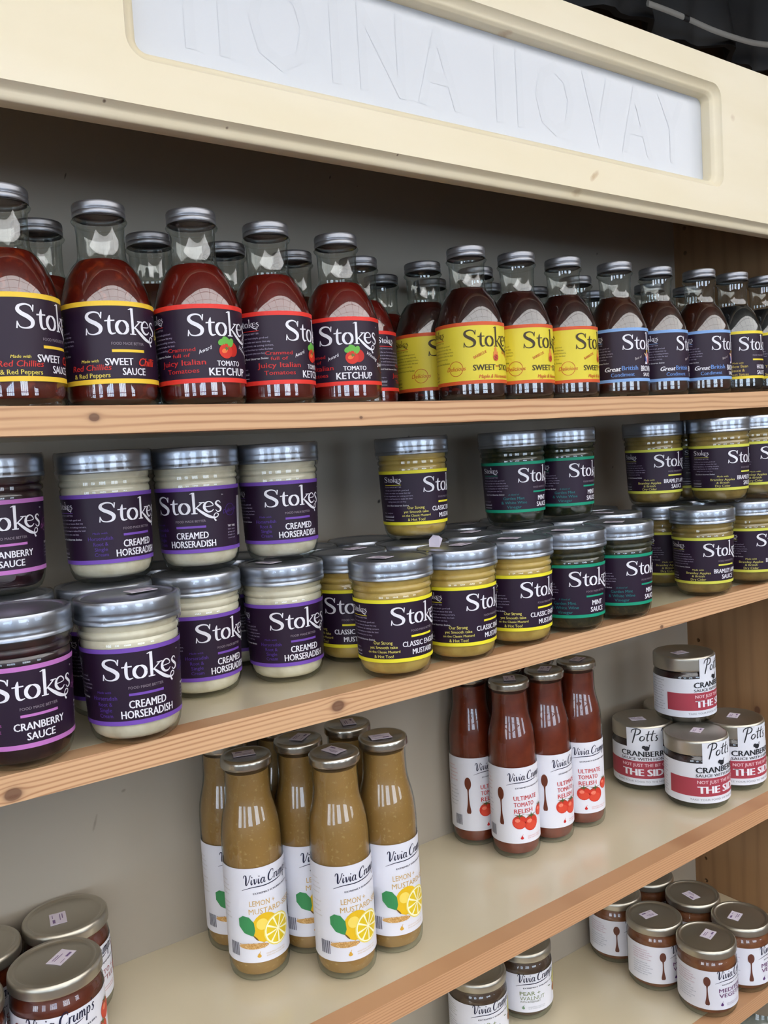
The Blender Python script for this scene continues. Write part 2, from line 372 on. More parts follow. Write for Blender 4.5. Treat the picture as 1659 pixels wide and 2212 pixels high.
def lab_kinds(kind):
    if kind in LABCACHE: return LABCACHE[kind]
    jar = lambda: Print(.0144, .0617, .0285, .0304); bot = lambda: Print(.0139, .0639, .0288, .0288)
    bgc = AUB; W = WHT
    if kind == 'horseradish':
        P = jar(); pc = (112, 70, 170)
        house_label(P, (118, 78, 176), [('CREAMED', 4, .73, .102, 46, W, 0), ('HORSERADISH', 4, .86, .102, 66, W, 0)],
            [('Made with', .56, .03, 19, .2), ('Horseradish', .635, .052, 32, 0), ('Root &', .715, .052, 19, 0), ('Single', .79, .052, 17, 0), ('Cream', .865, .052, 18, 0)], [(84, 54, 138)], sideang=-48)
    elif kind == 'cranberry':
        P = jar(); house_label(P, (192, 118, 190), [('CRANBERRY', 3, .73, .092, 58, W, 0), ('SAUCE', 3, .855, .092, 32, W, 0)],
            [('Made with', .6, .03, 20, .2), ('Cranberries', .68, .052, 32, 0), ('& Ruby Port', .76, .052, 30, 0)], [(150, 80, 140)])
    elif kind == 'mustard':
        P = jar(); y = (228, 216, 110)
        house_label(P, (240, 228, 52), [('CLASSIC ENGLISH', 4, .72, .085, 72, W, 0), ('MUSTARD', 4, .85, .085, 42, W, 0)],
            [('Our Strong', .68, .052, 29, 0), ('yet Smooth take', .755, .045, 43, 0), ('on the Classic Mustard', .825, .04, 50, 0), ('& Hot Too!', .90, .05, 30, 0)], [y], sideang=-61)
    elif kind == 'mint':
        P = jar(); house_label(P, (22, 150, 116), [('MINT', 5, .73, .092, 24, W, 0), ('SAUCE', 5, .855, .092, 31, W, 0)],
            [('A blend of', .64, .034, 20, .2), ('Garden Mint', .715, .055, 39, 0), ('& White Wine', .80, .055, 48, 0), ('Vinegar', .885, .055, 27, 0)], [(34, 112, 116)], sideang=-56)
    elif kind == 'apple':
        P = jar(); y = (206, 196, 110)
        house_label(P, (216, 216, 84), [('BRAMLEY APPLE', 5, .73, .092, 66, W, 0), ('SAUCE', 5, .855, .092, 32, W, 0)],
            [('Made with', .69, .034, 22, .1), ('Bramley Apples', .76, .05, 48, 0), ('& British', .83, .045, 25, .1), ('Dry Cider', .90, .05, 30, 0)], [y], sideang=-58)
    elif kind == 'chilli':
        P = bot(); yl = (226, 206, 90)
        house_label(P, (246, 204, 62), [('SWEET', -10, .735, .088, 34, W, 0), ('Chilli', 28, .735, .10, 27, (214, 56, 40), .35), ('SAUCE', 8, .855, .088, 31, W, 0)],
            [('Made with', .72, .036, 22, .2), ('Red Chillies', .80, .07, 50, .15), ('& Red Peppers', .895, .056, 46, 0)], [yl, (206, 52, 44), yl], sideang=-45)
    elif kind == 'ketchup':
        P = bot(); rd = (196, 44, 44)
        house_label(P, (232, 56, 46), [('TOMATO', 5, .755, .066, 36, W, 0), ('KETCHUP', 5, .862, .10, 58, W, 0)],
            [('Crammed', .57, .05, 38, 0), ('full of', .645, .045, 24, 0), ('Juicy Italian', .735, .07, 62, 0), ('Tomatoes', .84, .06, 44, 0)], [rd], pic='tomato', sideang=-58, right=False)
        tomato_pic(P, 5, P.zf(.575), .0050)
        P.text('Award', -27, .58, .05, W, w=19, rot=22, shear=.3); P.text('Winning', 37, .58, .05, W, w=24, rot=-24, shear=.3)
        P.text('Delicious', 64, .68, .06, W, w=32, rot=8, shear=.3)
        S = strokes_mesh([ell(0, 0, 1, 1, .08, .08, 20)]); P.geo(S, 64, P.zf(.68), P.s_(13), .13*P.h, (120, 40, 40), layer=1)
    elif kind == 'barbecue':
        P = bot(); dk = (62, 48, 26); og = (200, 96, 40); bgc = (226, 208, 62)
        house_label(P, (214, 88, 44), [('SWEET', -14, .74, .095, 40, dk, 0), ('STICKY', 33, .74, .095, 38, dk, 0), ('and', 10, .715, .04, 7, og, 0), ('Maple & Horseradish', 8, .885, .06, 66, og, .3)],
            [('Delicious', .74, .07, 34, .3)], [og], bgc=bgc, fg=dk, pic='flame', sideang=-62, paracol=(110, 92, 40), right=False)
        S = strokes_mesh([ell(0, 0, 1, 1, .06, .06, 20)]); P.geo(S, -62, P.zf(.74), P.s_(12), .12*P.h, og, layer=1)
        P.text('BARBECUE', -21, .53, .045, og, w=24, rot=24, bold=.02); P.text('BASTING', 35, .53, .045, og, w=22, rot=-22, bold=.02)
        fl = [(0, -1), (.5, -.85), (.72, -.4), (.55, .1), (.62, .45), (.3, .25), (.28, .75), (0, 1.25), (-.12, .8), (-.35, 1.), (-.3, .4), (-.62, .3), (-.6, -.1), (-.75, -.45), (-.5, -.85)]
        P.blob(8, P.zf(.53), .0042, .0056, (228, 138, 66), pts=fl, layer=2); P.blob(8, P.zf(.585), .0026, .0028, (206, 84, 50), layer=3)
        for k in range(3): P.blob(8, P.zf(.56+.025*k), .0022, .0003, (120, 40, 26), layer=4, rot=20)
    elif kind == 'brown':
        P = bot(); bl = (106, 144, 208)
        house_label(P, (136, 176, 230), [('BROWN', 7, .76, .105, 36, W, 0), ('SAUCE', 7, .875, .07, 24, W, 0)],
            [], [bl], pic='lady', right=False)
        P.text('Great', -66, .755, .085, W, w=30, shear=.3, bold=.03); P.text('British', -34, .745, .085, bl, w=32, bold=.02); P.text('Condiment', -48, .865, .07, bl, w=44, bold=.015)
        P.text('Best of', -16, .56, .045, (200, 190, 190), w=17, rot=18, shear=.3); P.text('British', 30, .56, .045, (200, 190, 190), w=17, rot=-18, shear=.3)
        z = P.zf(.55); P.blob(7, z-.0012, .0030, .0052, WHT, pts=[(-.9, -1), (.5, -1), (.35, .2), (.1, 1), (-.3, .9), (-.5, 0)], layer=3)
        P.blob(8.4, z+.0048, .0011, .0013, (222, 176, 130), layer=4); P.blob(8.8, z+.0058, .0014, .0010, (200, 160, 60), layer=5)
        P.blob(12.5, z-.001, .0016, .0050, (190, 70, 80), layer=4); P.blob(12.5, z-.001, .0006, .0044, (220, 190, 190), layer=5)
        P.blob(3.2, z+.0022, .0026, .0006, (222, 176, 130), layer=4, rot=140); P.blob(4., z-.0022, .0013, .0030, (60, 70, 140), layer=4, rot=20)
    elif kind == 'hoisin':
        P = bot(); y = (206, 180, 90)
        house_label(P, (240, 216, 60), [('HOISIN', 8, .755, .088, 32, W, 0), ('SAUCE', 8, .875, .088, 31, W, 0)],
            [('Made with', .665, .034, 22, .2), ('Yellow Bean', .735, .06, 40, 0), ('Sauce &', .82, .06, 26, 0), ('Sweet Spices', .905, .05, 42, 0)], [y], sideang=-50)
    lb = band('label_'+kind, P, -180, 180, bgc)
    r = {'label': lb, 'lettering': P.build('lettering', 'lettering_'+kind), 'picture': P.build('picture', 'picture_'+kind)}
    LABCACHE[kind] = r; return r
LABCACHE = {}

INK = (34, 36, 62)
def script_head(P, f=.165, k=1., sub=True):
    s = P.s_(98)/9.6*k
    P.geo(VIVIA, 0, P.zf(f)-.0005, s, s*1.0, INK, rot=3)
    if sub: P.text('EXTREMELY SCRUMMY RELISH', 6, f+.105 if P.h > .06 else f+.17, .0, INK, w=78, h=.0013, bold=.02, rot=2)
def spoon(P, d, f0, f1, col, wd=.0034):
    h = (f1-f0)*P.h; z1 = P.zf(f0); pts = []
    for i in range(24):
        a = 2*math.pi*i/24; pts.append((math.cos(a), math.sin(a)))
    P.blob(d, z1-h*.17, wd, h*.17, col, layer=2, pts=pts)
    x = P.s_(d)
    S = strokes_mesh([[(0, -.30, .0018*2), (0, -.42, .0013), (0, -.7, .0016), (0, -.93, .0046), (0, -1., .0036)]])
    G = ([(a, b) for a, b in strokes_mesh([[(0, -.30*h, .0026), (0, -.42*h, .0013), (0, -.7*h, .0020), (0, -.93*h, .0046), (0, -1.*h, .0030)]])[0]], S[1])
    P.add('picture', [(x+a, z1+b) for a, b in G[0]], G[1], col, 2)
def side_small(P, d, n, col, w=26, f0=.2, df=.045):
    L = ['A SCRUMMY RELISH WITH A', 'RICH AND FRUITY FLAVOUR', 'MADE BY HAND IN SMALL', 'BATCHES. PERFECT WITH', 'CHEESE, BURGERS, CHIPS', 'PIES AND SANDWICHES', 'INGREDIENTS: TOMATOES', 'SUGAR, ONIONS, VINEGAR', 'SPICES AND SEA SALT', 'REFRIGERATE WHEN OPEN', 'BEST BEFORE: SEE LID']
    for i in range(n):
        l = L[i % len(L)]; P.text(l, d-w/2, f0+df*i+(.04 if i > n*.45 else 0), 0, col[0] if i < n*.4 else col[-1], w=w*(.75+.25*((i*7) % 5)/4), h=.0010, align='l')
def pot_icon(P, d, f, col, s=.0016):
    z = P.zf(f); P.blob(d, z, s, s*.8, col, layer=2, group='lettering'); P.blob(d, z+s*.9, s*.55, s*.45, col, layer=2, group='lettering')
    P.add('lettering', [(P.s_(d)-.0001, z+s), (P.s_(d)+.0003, z+s), (P.s_(d)+.0012, z+s*2.3), (P.s_(d)+.0009, z+s*2.4)], [(0, 1, 2, 3)], col, 2)
def vivia_label(kind):
    if kind in LABCACHE: return LABCACHE[kind]
    PW = (226, 226, 234)
    if kind in ('lemon', 'relish'):
        P = Print(.017, .0936, .0245); script_head(P, .155, 1.02)
    else:
        P = Print(.0115, .0535, .0309); script_head(P, .17, .9)
    if kind == 'lemon':
        g = (206, 168, 96)
        P.text('LEMON +', -17, .37, .058, g, w=48, bold=.01); P.text('MUSTARD-SEED', 6, .455, .058, g, w=98, bold=.01)
        z = P.zf(.675); P.blob(-14, z+.003, .0108, .0118, (232, 188, 36), layer=2, rot=-12); P.blob(-20, z+.006, .0046, .0046, (246, 218, 100), layer=3, rot=-12)
        z = P.zf(.695); P.blob(10, z, .0121, .0128, (236, 216, 100), layer=4, rot=-8); P.blob(10, z, .0112, .0119, (250, 246, 206), layer=5, rot=-8)
        for i in range(9):
            a = 2*math.pi*i/9+.2; c1, s1 = math.cos(a), math.sin(a)
            x = P.s_(10); q = [(x+c1*.001, z+s1*.0012)]
            for t in (-.27, -.1, .1, .27): q.append((x+.0101*math.cos(a+t), z+.0107*math.sin(a+t)))
            P.add('picture', q, [(0, 1, 2, 3, 4)], (226, 196, 40), 6)
        P.blob(-48, P.zf(.60), .0062, .0084, (60, 140, 84), layer=3, rot=28, pts=[(0, -1.2), (.55, -.8), (.95, -.1), (.8, .6), (.2, 1.0), (-.5, .95), (-.95, .3), (-.8, -.5)])
        P.blob(-33, P.zf(.735), .0006, .0030, (110, 84, 40), layer=4, rot=40)
        P.blob(-38, P.zf(.82), .0118, .0024, (206, 160, 96), layer=5); rnd = random.Random(3)
        for i in range(60): P.blob(-38+rnd.uniform(-26, 26), P.zf(.82)+rnd.uniform(-.0020, .0024), .0004, .0004, (176, 128, 64) if i % 2 else (230, 196, 140), layer=6, n=5)
        P.text('224', -6, .80, .03, (90, 80, 50), w=9, shear=.3)
        pot_icon(P, -29, .93, (214, 164, 60)); P.text('DELIGHTFULLY SPICED WITH', -16, .915, 0, (206, 180, 140), w=40, h=.0010, align='l'); P.text('SPICES AND MUSTARD SEED', -16, .94, 0, (206, 180, 140), w=40, h=.0010, align='l')
        P.blob(62, P.zf(.60), .0060, .0085, INK, layer=2); P.text('G', 62, .6, .07, PW, w=16, bold=.02, layer=4)
        side_small(P, -92, 8, [(180, 170, 160)], 24, .15, .05)
        for i in range(9): P.rect(-86+i*2.2, -86+i*2.2+(.8 if i % 2 else 1.3), P.zf(.93), P.zf(.79), INK)
    elif kind == 'relish':
        r = (196, 56, 56)
        for i, (t, wd) in enumerate((('ULTIMATE', 60), ('TOMATO', 50), ('RELISH', 46))): P.text(t, -38, .40+.085*i, .058, r, w=wd, bold=.015, align='l')
        z = P.zf(.73)
        for d, dz, s in ((-26, .001, .0074), (34, .0085, .0064), (3, -.001, .0084)):
            P.blob(d, z+dz, s*1.0, s*.95, (206, 56, 40), layer=2); P.blob(d-5, z+dz+s*.25, s*.35, s*.25, (236, 130, 106), layer=3)
            P.blob(d, z+dz-s*.3, s*.75, s*.5, (216, 74, 52), layer=3)
            P.blob(d, z+dz+s*.88, s*.95, s*.45, (76, 92, 50), layer=5, pts=[(math.cos(i*math.pi/6)*(1 if i % 2 else .18), math.sin(i*math.pi/6)*(1 if i % 2 else .25)) for i in range(12)])
        spoon(P, -68, .26, .76, (100, 46, 26))
        pot_icon(P, -22, .93, (196, 40, 40)); P.text('DELIGHTFULLY TANGY WITH', -8, .915, 0, (206, 110, 110), w=44, h=.0010, align='l'); P.text('RICH TOMATO FLAVOUR', -8, .94, 0, (206, 110, 110), w=38, h=.0010, align='l')
        side_small(P, -108, 11, [(200, 96, 96), (120, 120, 132)], 30, .12, .05)
        for i in range(9): P.rect(-106+i*2.2, -106+i*2.2+(.8 if i % 2 else 1.3), P.zf(.93), P.zf(.79), INK)
    elif kind == 'vegetable':
        pu = (112, 66, 110)
        P.text('MEDITERRANEAN', -40, .50, .104, pu, w=118, bold=.014, align='l'); P.text('VEGETABLE', -40, .635, .104, pu, w=84, bold=.014, align='l')
        spoon(P, -62, .14, .88, (104, 62, 50), .0036)
        pot_icon(P, -34, .87, (90, 50, 110)); P.text('DELIGHTFULLY DELICIOUS', -24, .85, 0, (150, 130, 160), w=36, h=.0010, align='l'); P.text('WITH CHEESE AND OLIVES', -24, .89, 0, (150, 130, 160), w=36, h=.0010, align='l')
        side_small(P, -104, 11, [(170, 100, 130), (120, 130, 150)], 42, .13, .062)
    elif kind == 'pear':
        g = (138, 150, 112)
        P.text('PEAR +', -40, .50, .100, g, w=42, bold=.014, align='l'); P.text('WALNUT', -40, .625, .100, g, w=52, bold=.01, align='l'); P.text('WITH ROSEMARY', -40, .72, .045, (110, 112, 90), w=42, bold=.01, align='l')
        P.blob(50, P.zf(.33), .0050, .0090, (196, 190, 110), layer=2, rot=-20); P.blob(46, P.zf(.62), .0040, .0046, (160, 110, 76), layer=3); P.blob(27, P.zf(.47), .0020, .0005, (90, 110, 70), layer=3, rot=-10)
        pot_icon(P, -34, .88, (120, 150, 120)); P.text('DELIGHTFULLY GOOD WITH', -24, .86, 0, (170, 176, 180), w=36, h=.0010, align='l'); P.text('BLUE CHEESE AND PORK', -24, .90, 0, (170, 176, 180), w=36, h=.0010, align='l')
        side_small(P, -92, 10, [(140, 150, 130), (100, 106, 112)], 34, .13, .062)
    elif kind == 'chutney':
        P.text('TOMATO +', 12, .50, .085, (150, 60, 70), w=56, bold=.01); P.text('NETTLE', 18, .63, .085, (150, 60, 70), w=44, bold=.01)
        P.rect(-30, 42, P.zf(.80), P.zf(.792), (200, 120, 110)); P.rect(-30, 42, P.zf(.85), P.zf(.842), (200, 120, 110))
        spoon(P, -58, .10, .88, (110, 40, 50), .0036)
        for d, f, s in ((68, .36, .0068), (58, .62, .0056)):
            P.blob(d, P.zf(f), s, s, (206, 70, 50), layer=2); P.blob(d-3, P.zf(f)+s*.3, s*.4, s*.3, (232, 130, 100), layer=3)
            P.blob(d, P.zf(f)+s*.9, s*.9, s*.5, (110, 110, 70), layer=5, pts=[(math.cos(i*math.pi/6)*(1 if i % 2 else .2), math.sin(i*math.pi/6)*(1 if i % 2 else .25)) for i in range(12)])
        side_small(P, -100, 10, [(170, 100, 100), (110, 110, 120)], 34, .13, .062)
    r = {'label': band('label_'+kind, P, -150, 150, PW), 'lettering': P.build('lettering', 'lettering_'+kind), 'picture': P.build('picture', 'picture_'+kind)}
    LABCACHE[kind] = r; return r
def potts_label():
    if 'potts' in LABCACHE: return LABCACHE['potts']
    P = Print(.008, .0525, .0350); RD = (168, 64, 78); BK = (38, 40, 46); PW = (226, 228, 236)
    P.rect(-96, 96, .0158, .0362, RD, layer=1)
    P.text('CRANBERRY', 0, 0, 0, BK, w=94, h=.0064, z=.0452, bold=.03); P.text('SAUCE WITH HONEY', 0, 0, 0, BK, w=94, h=.0032, z=.0390, bold=.014)
    P.text('NOT JUST THE BIT ON', 0, 0, 0, (232, 200, 206), w=90, h=.0036, z=.0318, bold=.02); P.text('THE SIDE', 0, 0, 0, WHT, w=90, h=.0080, z=.0232, bold=.045)
    P.text('TAKE YOUR FOOD TO THE NEXT LEVEL', 0, 0, 0, (130, 132, 140), w=116, h=.0021, z=.0122, bold=.01)
    k = P.s_(58)/4.6
    P.geo(POTTS, 0, .0605, k, k*.92, BK, rot=0)
    P.blob(2, .0518, .0032, .0028, BK, group='picture', layer=3); P.blob(-3, .0532, .0022, .0020, BK, layer=3, rot=40)
    S = strokes_mesh([[(.0015, .0, .0014), (.0030, .0018, .0010), (.0030, .0036, .0009), (.0040, .0042, .0010)]]); P.add('picture', [(P.s_(2)+a, .0518+b) for a, b in S[0]], S[1], BK, 3)
    for i in range(12):
        t = ['CRANBERRY SAUCE WITH HONEY', 'Ingredients: cranberries', 'sugar, honey, red wine', 'orange, spices', 'Once opened keep chilled', 'Best before see lid'][i % 6]
        P.text(t, -136, 0, 0, (90, 92, 104), w=34 - (i*5) % 9, h=.0010, z=.049-.0031*i, align='l')
    # paper: band + tab that runs up over the lid
    lb = band('label_cranberry_honey', P, -150, 150, PW)
    T = Print(.0525, .0752, .0350); tb = band('label_tab', T, -35, 35, PW)
    bm = bmesh.new(); bm.from_mesh(lb); bm.from_mesh(tb); bm.to_mesh(lb); bm.free()
    r = {'label': lb, 'lettering': P.build('lettering', 'lettering_cranberry_honey'), 'picture': P.build('picture', 'picture_turkey')}
    LABCACHE['potts'] = r; return r

# ---------------------------------------------------------------- shared materials
M_GLASS = glass_mat('clear_glass', f0=.07)
M_GLASSN = glass_mat('bottle_glass', tint=(.93, .96, .94), f0=.13, edge=(.42, .48, .43))
M_FILM = glass_mat('seal_film', tint=(.99, .99, .99), f0=.05, edge=(.85, .87, .9), bump=.3, rough=.10)
M_LID = mat('grey_lid', (172, 177, 186), .31, .9)
M_LIDD = mat('grey_cap', (150, 151, 156), .38, .9)
M_GOLD = mat('satin_tin_lid', (196, 190, 178), .26, .95)
M_GOLDT = mat('satin_tin_lid_matt', (186, 180, 166), .34, .9)
M_STICK = mat('sticker_paper', (222, 212, 226), .6)
M_STINK = mat('sticker_print', (120, 96, 140), .6)
def content(name, c1, c2, scale=60, lo=.4, hi=.7, rough=.35): return noisy('content_'+name, c1, c2, scale, rough, lo=lo, hi=hi)
CON = {
 'chilli': content('chilli', (92, 16, 7), (140, 46, 16), 150, .55, .75), 'ketchup': content('ketchup', (98, 12, 6), (112, 18, 9), 40),
 'barbecue': content('barbecue', (44, 12, 10), (60, 18, 14), 60), 'brown': content('brown', (54, 22, 14), (70, 30, 18), 60), 'hoisin': content('hoisin', (20, 20, 22), (44, 46, 50), 50, .5, .8),
 'horseradish': content('horseradish', (228, 217, 194), (208, 194, 166), 90, .45, .75), 'mustard': content('mustard', (200, 166, 88), (178, 142, 66), 70, .45, .7),
 'mint': content('mint', (30, 34, 20), (64, 60, 34), 260, .45, .7), 'apple': content('apple', (152, 126, 70), (128, 104, 54), 90, .4, .7), 'cranberry': content('cranberry', (34, 10, 20), (62, 22, 28), 120, .5, .75),
 'lemon': content('lemon', (154, 116, 62), (176, 144, 90), 320, .60, .72), 'relish': content('relish', (104, 36, 16), (120, 46, 22), 90), 'cranhoney': content('cranhoney', (30, 10, 14), (48, 18, 20), 90),
 'vegetable': content('vegetable', (130, 78, 46), (112, 60, 34), 90), 'pear': content('pear', (82, 60, 44), (64, 44, 32), 120), 'chutney': content('chutney', (100, 40, 20), (78, 26, 14), 90)}
REG = {}
def reg(key, o, r, y): REG.setdefault(key, []).append([o, r, .04 if y < .05 else (.3 if y < .12 else 1.)])
def settle():
    for key, L in REG.items():
        P = [[o.location.x, o.location.y] for o, r, w_ in L]
        for it in range(400):
            for i in range(len(L)):
                for j in range(i):
                    dx = P[i][0]-P[j][0]; dy = P[i][1]-P[j][1]; d = math.hypot(dx, dy); m = L[i][1]+L[j][1]+.0002
                    if d < m:
                        k = (m-d)/d; wi, wj = L[i][2], L[j][2]; t = wi+wj
                        P[i][0] += dx*k*wi/t; P[i][1] += dy*k*wi/t; P[j][0] -= dx*k*wj/t; P[j][1] -= dy*k*wj/t
            for q, (o, r, w_) in zip(P, L): q[1] = min(q[1], YB-r-.0004); q[0] = min(q[0], XR-r-.0006)
        for q, (o, r, w_) in zip(P, L): o.location.x, o.location.y = q
CACHE = {}
def cached(k, fn):
    if k not in CACHE: CACHE[k] = fn()
    return CACHE[k]
def with_mat(me, m): me.materials.append(m); return me

# ---------------------------------------------------------------- containers
BH, JH, TH, PH, VH = .1284, .0904, .177, .077, .0745
def sticker_mesh():
    vs, fs, mi = [], [], []
    n = len(vs); vs += [(-.0075, -.005, 0), (-.0072, .0, 0), (-.0076, .005, 0), (.0075, .005, 0), (.0072, .0, 0), (.0076, -.005, 0)]; fs.append((0, 5, 4, 3, 2, 1)); mi.append(0)
    vs += [(x, y, -.00025) for x, y, z in vs[:6]]; fs.append((6, 7, 8, 9, 10, 11)); mi.append(0)
    for i in range(6): j = (i+1) % 6; fs.append((i, j, j+6, i+6)); mi.append(0)
    for (x0, x1, y0, y1) in ((-.005, .001, .0024, .0030), (-.005, .003, .0010, .0015), (.001, .0055, -.0034, -.0018), (-.0052, -.001, -.0034, -.003)):
        k = len(vs); vs += [(x0, y0, .00006), (x1, y0, .00006), (x1, y1, .00006), (x0, y1, .00006)]; fs.append((k, k+1, k+2, k+3)); mi.append(1)
    me = mesh('price_sticker', vs, fs, mi); me.materials.append(M_STICK); me.materials.append(M_STINK); return me
def sticker(parent, z, ang, r=.006, rot=0.):
    me = cached('sticker', sticker_mesh)
    o = obj('price_sticker', me, None, parent, (r*math.cos(ang), r*math.sin(ang), z+.0003)); o.rotation_euler = (0, 0, rot); o.scale = (1.18, 1.18, 1); return o
def put_label(root, L, turn=0.):
    lb = obj('label', L['label'], None, root)
    for k in ('lettering', 'picture'):
        if L.get(k): obj(k, L[k], None, lb)
    return lb
def bottle(kind, x, y, rz, label, group, z0=None, fill=.0915):
    z = Z1-sag(x)+.0003 if z0 is None else z0
    t = tag(empty({'ketchup': 'ketchup_bottle', 'chilli': 'chilli_sauce_bottle', 'barbecue': 'barbecue_sauce_bottle', 'brown': 'brown_sauce_bottle', 'hoisin': 'hoisin_sauce_bottle'}[kind], (x, y, z), math.radians(rz)), label, 'sauce bottle', group); reg('b', t, .0294, y)
    prof = [(0, .0016), (.018, .0010), (.0255, .0), (.0275, .0018), (.0286, .0042), (.0288, .0066), (.0288, .010), (.0288, .058), (.0287, .061), (.0284, .0655), (.0273, .0705), (.0257, .0757), (.0228, .083), (.0190, .0893), (.0162, .0922), (.0150, .0950), (.0147, .1), (.0148, .110), (.0152, .1155),
            (.0166, .1168), (.0172, .1180), (.0166, .1192), (.0153, .1198), (.0153, .124)]
    g = cached('bg', lambda: with_mat(lathe('bottle_glass', prof), M_GLASSN)); obj('glass', g, None, t)
    def cont():
        p = [(0, .0045), (.020, .0042), (.0255, .0048), (.0273, .0075)]+[(r-.0010, zz) for r, zz in prof[6:] if zz < fill-.0008]
        rr = p[-1][0]
        for (a, b), (c, d) in zip(prof, prof[1:]):
            if b <= fill <= d and d > b: rr = a+(c-a)*(fill-b)/(d-b)-.0010
        p += [(rr, fill), (0, fill+.0004)]
        return with_mat(lathe('bottle_contents', p), CON[kind])
    obj('contents', cached('bc%s%.4f' % (kind, fill), cont), None, t)
    cp = [(.0153, .1200), (.0160, .1199), (.0163, .1203), (.0163, .1226), (.0159, .1231), (.0160, .1238), (.0163, .1243), (.0163, .1249), (.0163, .1265), (.0163, .1270), (.0158, .1281), (.0148, .1284), (.0135, .1282), (.0, .1282)]
    obj('cap', cached('bcap', lambda: with_mat(lathe('cap', cp), M_LIDD)), None, t)
    put_label(t, lab_kinds(kind)); return t
def jar(kind, x, y, lev, rz, label, group, st=None):
    z = Z2-sag(x)+.0003+lev*(JH+.0008)
    t = tag(empty({'horseradish': 'horseradish_jar', 'mustard': 'mustard_jar', 'mint': 'mint_sauce_jar', 'apple': 'apple_sauce_jar', 'cranberry': 'cranberry_sauce_jar'}[kind], (x, y, z), math.radians(rz)), label, 'jar', group); reg('j%d' % lev, t, .0333, y)
    prof = [(0, .0020), (.014, .0014), (.0185, .0), (.0215, .0006), (.0255, .0034), (.0275, .0080), (.0284, .0135), (.02855, .0165), (.03025, .0590), (.0304, .062), (.0306, .0645), (.0296, .0662), (.0312, .0676), (.0312, .0697), (.0298, .0712), (.0306, .0728), (.0306, .080)]
    obj('glass', cached('jg', lambda: with_mat(lathe('jar_glass', prof), M_GLASS)), None, t)
    cpr = [(0, .0034), (.016, .0036), (.0220, .0044), (.0250, .0066), (.0268, .0105), (.0276, .0150), (.0278, .018), (.0295, .059), (.0296, .062), (.0297, .0645), (.0290, .0662), (.0302, .0680), (.0302, .0695), (.0290, .0712), (.0298, .0728), (.0298, .0755), (0, .0755)]
    obj('contents', cached('jc'+kind, lambda: with_mat(lathe('jar_contents', cpr), CON[kind])), None, t)
    lp = [(.0306, .0756), (.0318, .0754), (.0326, .0760), (.0326, .0776), (.0320, .0784), (.0323, .0800), (.0319, .0812), (.0323, .0822), (.0324, .0832), (.0324, .0872), (.0323, .0882), (.0318, .0898), (.0306, .0904), (.0285, .0902), (.0276, .0893), (.0268, .0896), (0, .0896)]
    lid = obj('lid', cached('jl', lambda: with_mat(lathe('lid', lp), M_LID)), None, t)
    if lev == 0 or True:
        rnd = random.Random(5)
        def film():
            seg = 60; hs = [(.0312, .0722), (.0322, .0738), (.0327, .0756), (.0329, .0775), (.0327, .0792), (.0329, .0815), (.0329, .086), (.0329, .0892), (.0322, .0906), (.0309, .0908)]
            vs, fs = [], []
            for i, (r, zz) in enumerate(hs):
                for k in range(seg):
                    a = 2*math.pi*k/seg; q = r+rnd.uniform(-.00005, .00018)+(.0002*max(0, math.cos(a-.9))**24 if i > 1 else 0)
                    vs.append((q*math.cos(a), q*math.sin(a), zz+rnd.uniform(-.0003, .0003)))
            for i in range(len(hs)-1):
                for k in range(seg):
                    a = i*seg+k; b = i*seg+(k+1) % seg; fs.append((a, b, b+seg, a+seg))
            return with_mat(mesh('seal_film', vs, fs, smooth=True), M_FILM)
        obj('seal_film', cached('jf', film), None, lid)
    if st is not None: sticker(lid, .0906 if True else .09, math.radians(st-rz), .010, math.radians(st*.6-rz))
    put_label(t, lab_kinds(kind)); return t
def tall(kind, x, y, rz, label, group, st=None):
    z = Z3-sag(x, .5)+.0003
    t = tag(empty('relish_bottle' if kind == 'relish' else 'dressing_bottle', (x, y, z), math.radians(rz)), label, 'sauce bottle', group); reg('t', t, .0248, y)
    prof = [(0, .0026), (.015, .0020), (.0190, .0), (.0215, .0006), (.0232, .0028), (.0241, .0065), (.0244, .0100), (.0244, .0140), (.0244, .103), (.0244, .108), (.0241, .115), (.0234, .1225), (.0222, .129), (.0207, .1350), (.0194, .1405), (.0186, .1465), (.0184, .153), (.0183, .1660), (.0190, .1672), (.0190, .1690), (.0180, .170), (.0180, .174)]
    obj('glass', cached('tg', lambda: with_mat(lathe('tall_glass', prof), M_GLASS)), None, t)
    cpr = [(0, .0040), (.017, .0041), (.0208, .0052), (.0224, .0080), (.0232, .0130)]+[(r-.0012, zz) for r, zz in prof[7:16]]+[(.0172, .1655), (0, .1655)]
    obj('contents', cached('tc'+kind, lambda: with_mat(lathe('tall_contents', cpr), CON[kind])), None, t)
    cp = [(.0188, .1700), (.0197, .1699), (.0203, .1694), (.0206, .1702), (.0206, .1712), (.0205, .1735), (.0205, .1745), (.0200, .1762), (.0188, .1770), (.0165, .1768), (.0157, .1762), (.0, .1762)]
    cap = obj('cap', cached('tcap', lambda: with_mat(lathe('tin_cap', cp), M_GOLD)), None, t)
    if st is not None: sticker(cap, .1765, math.radians(st-rz), .003, math.radians(st*1.7-rz))
    put_label(t, vivia_label(kind)); return t
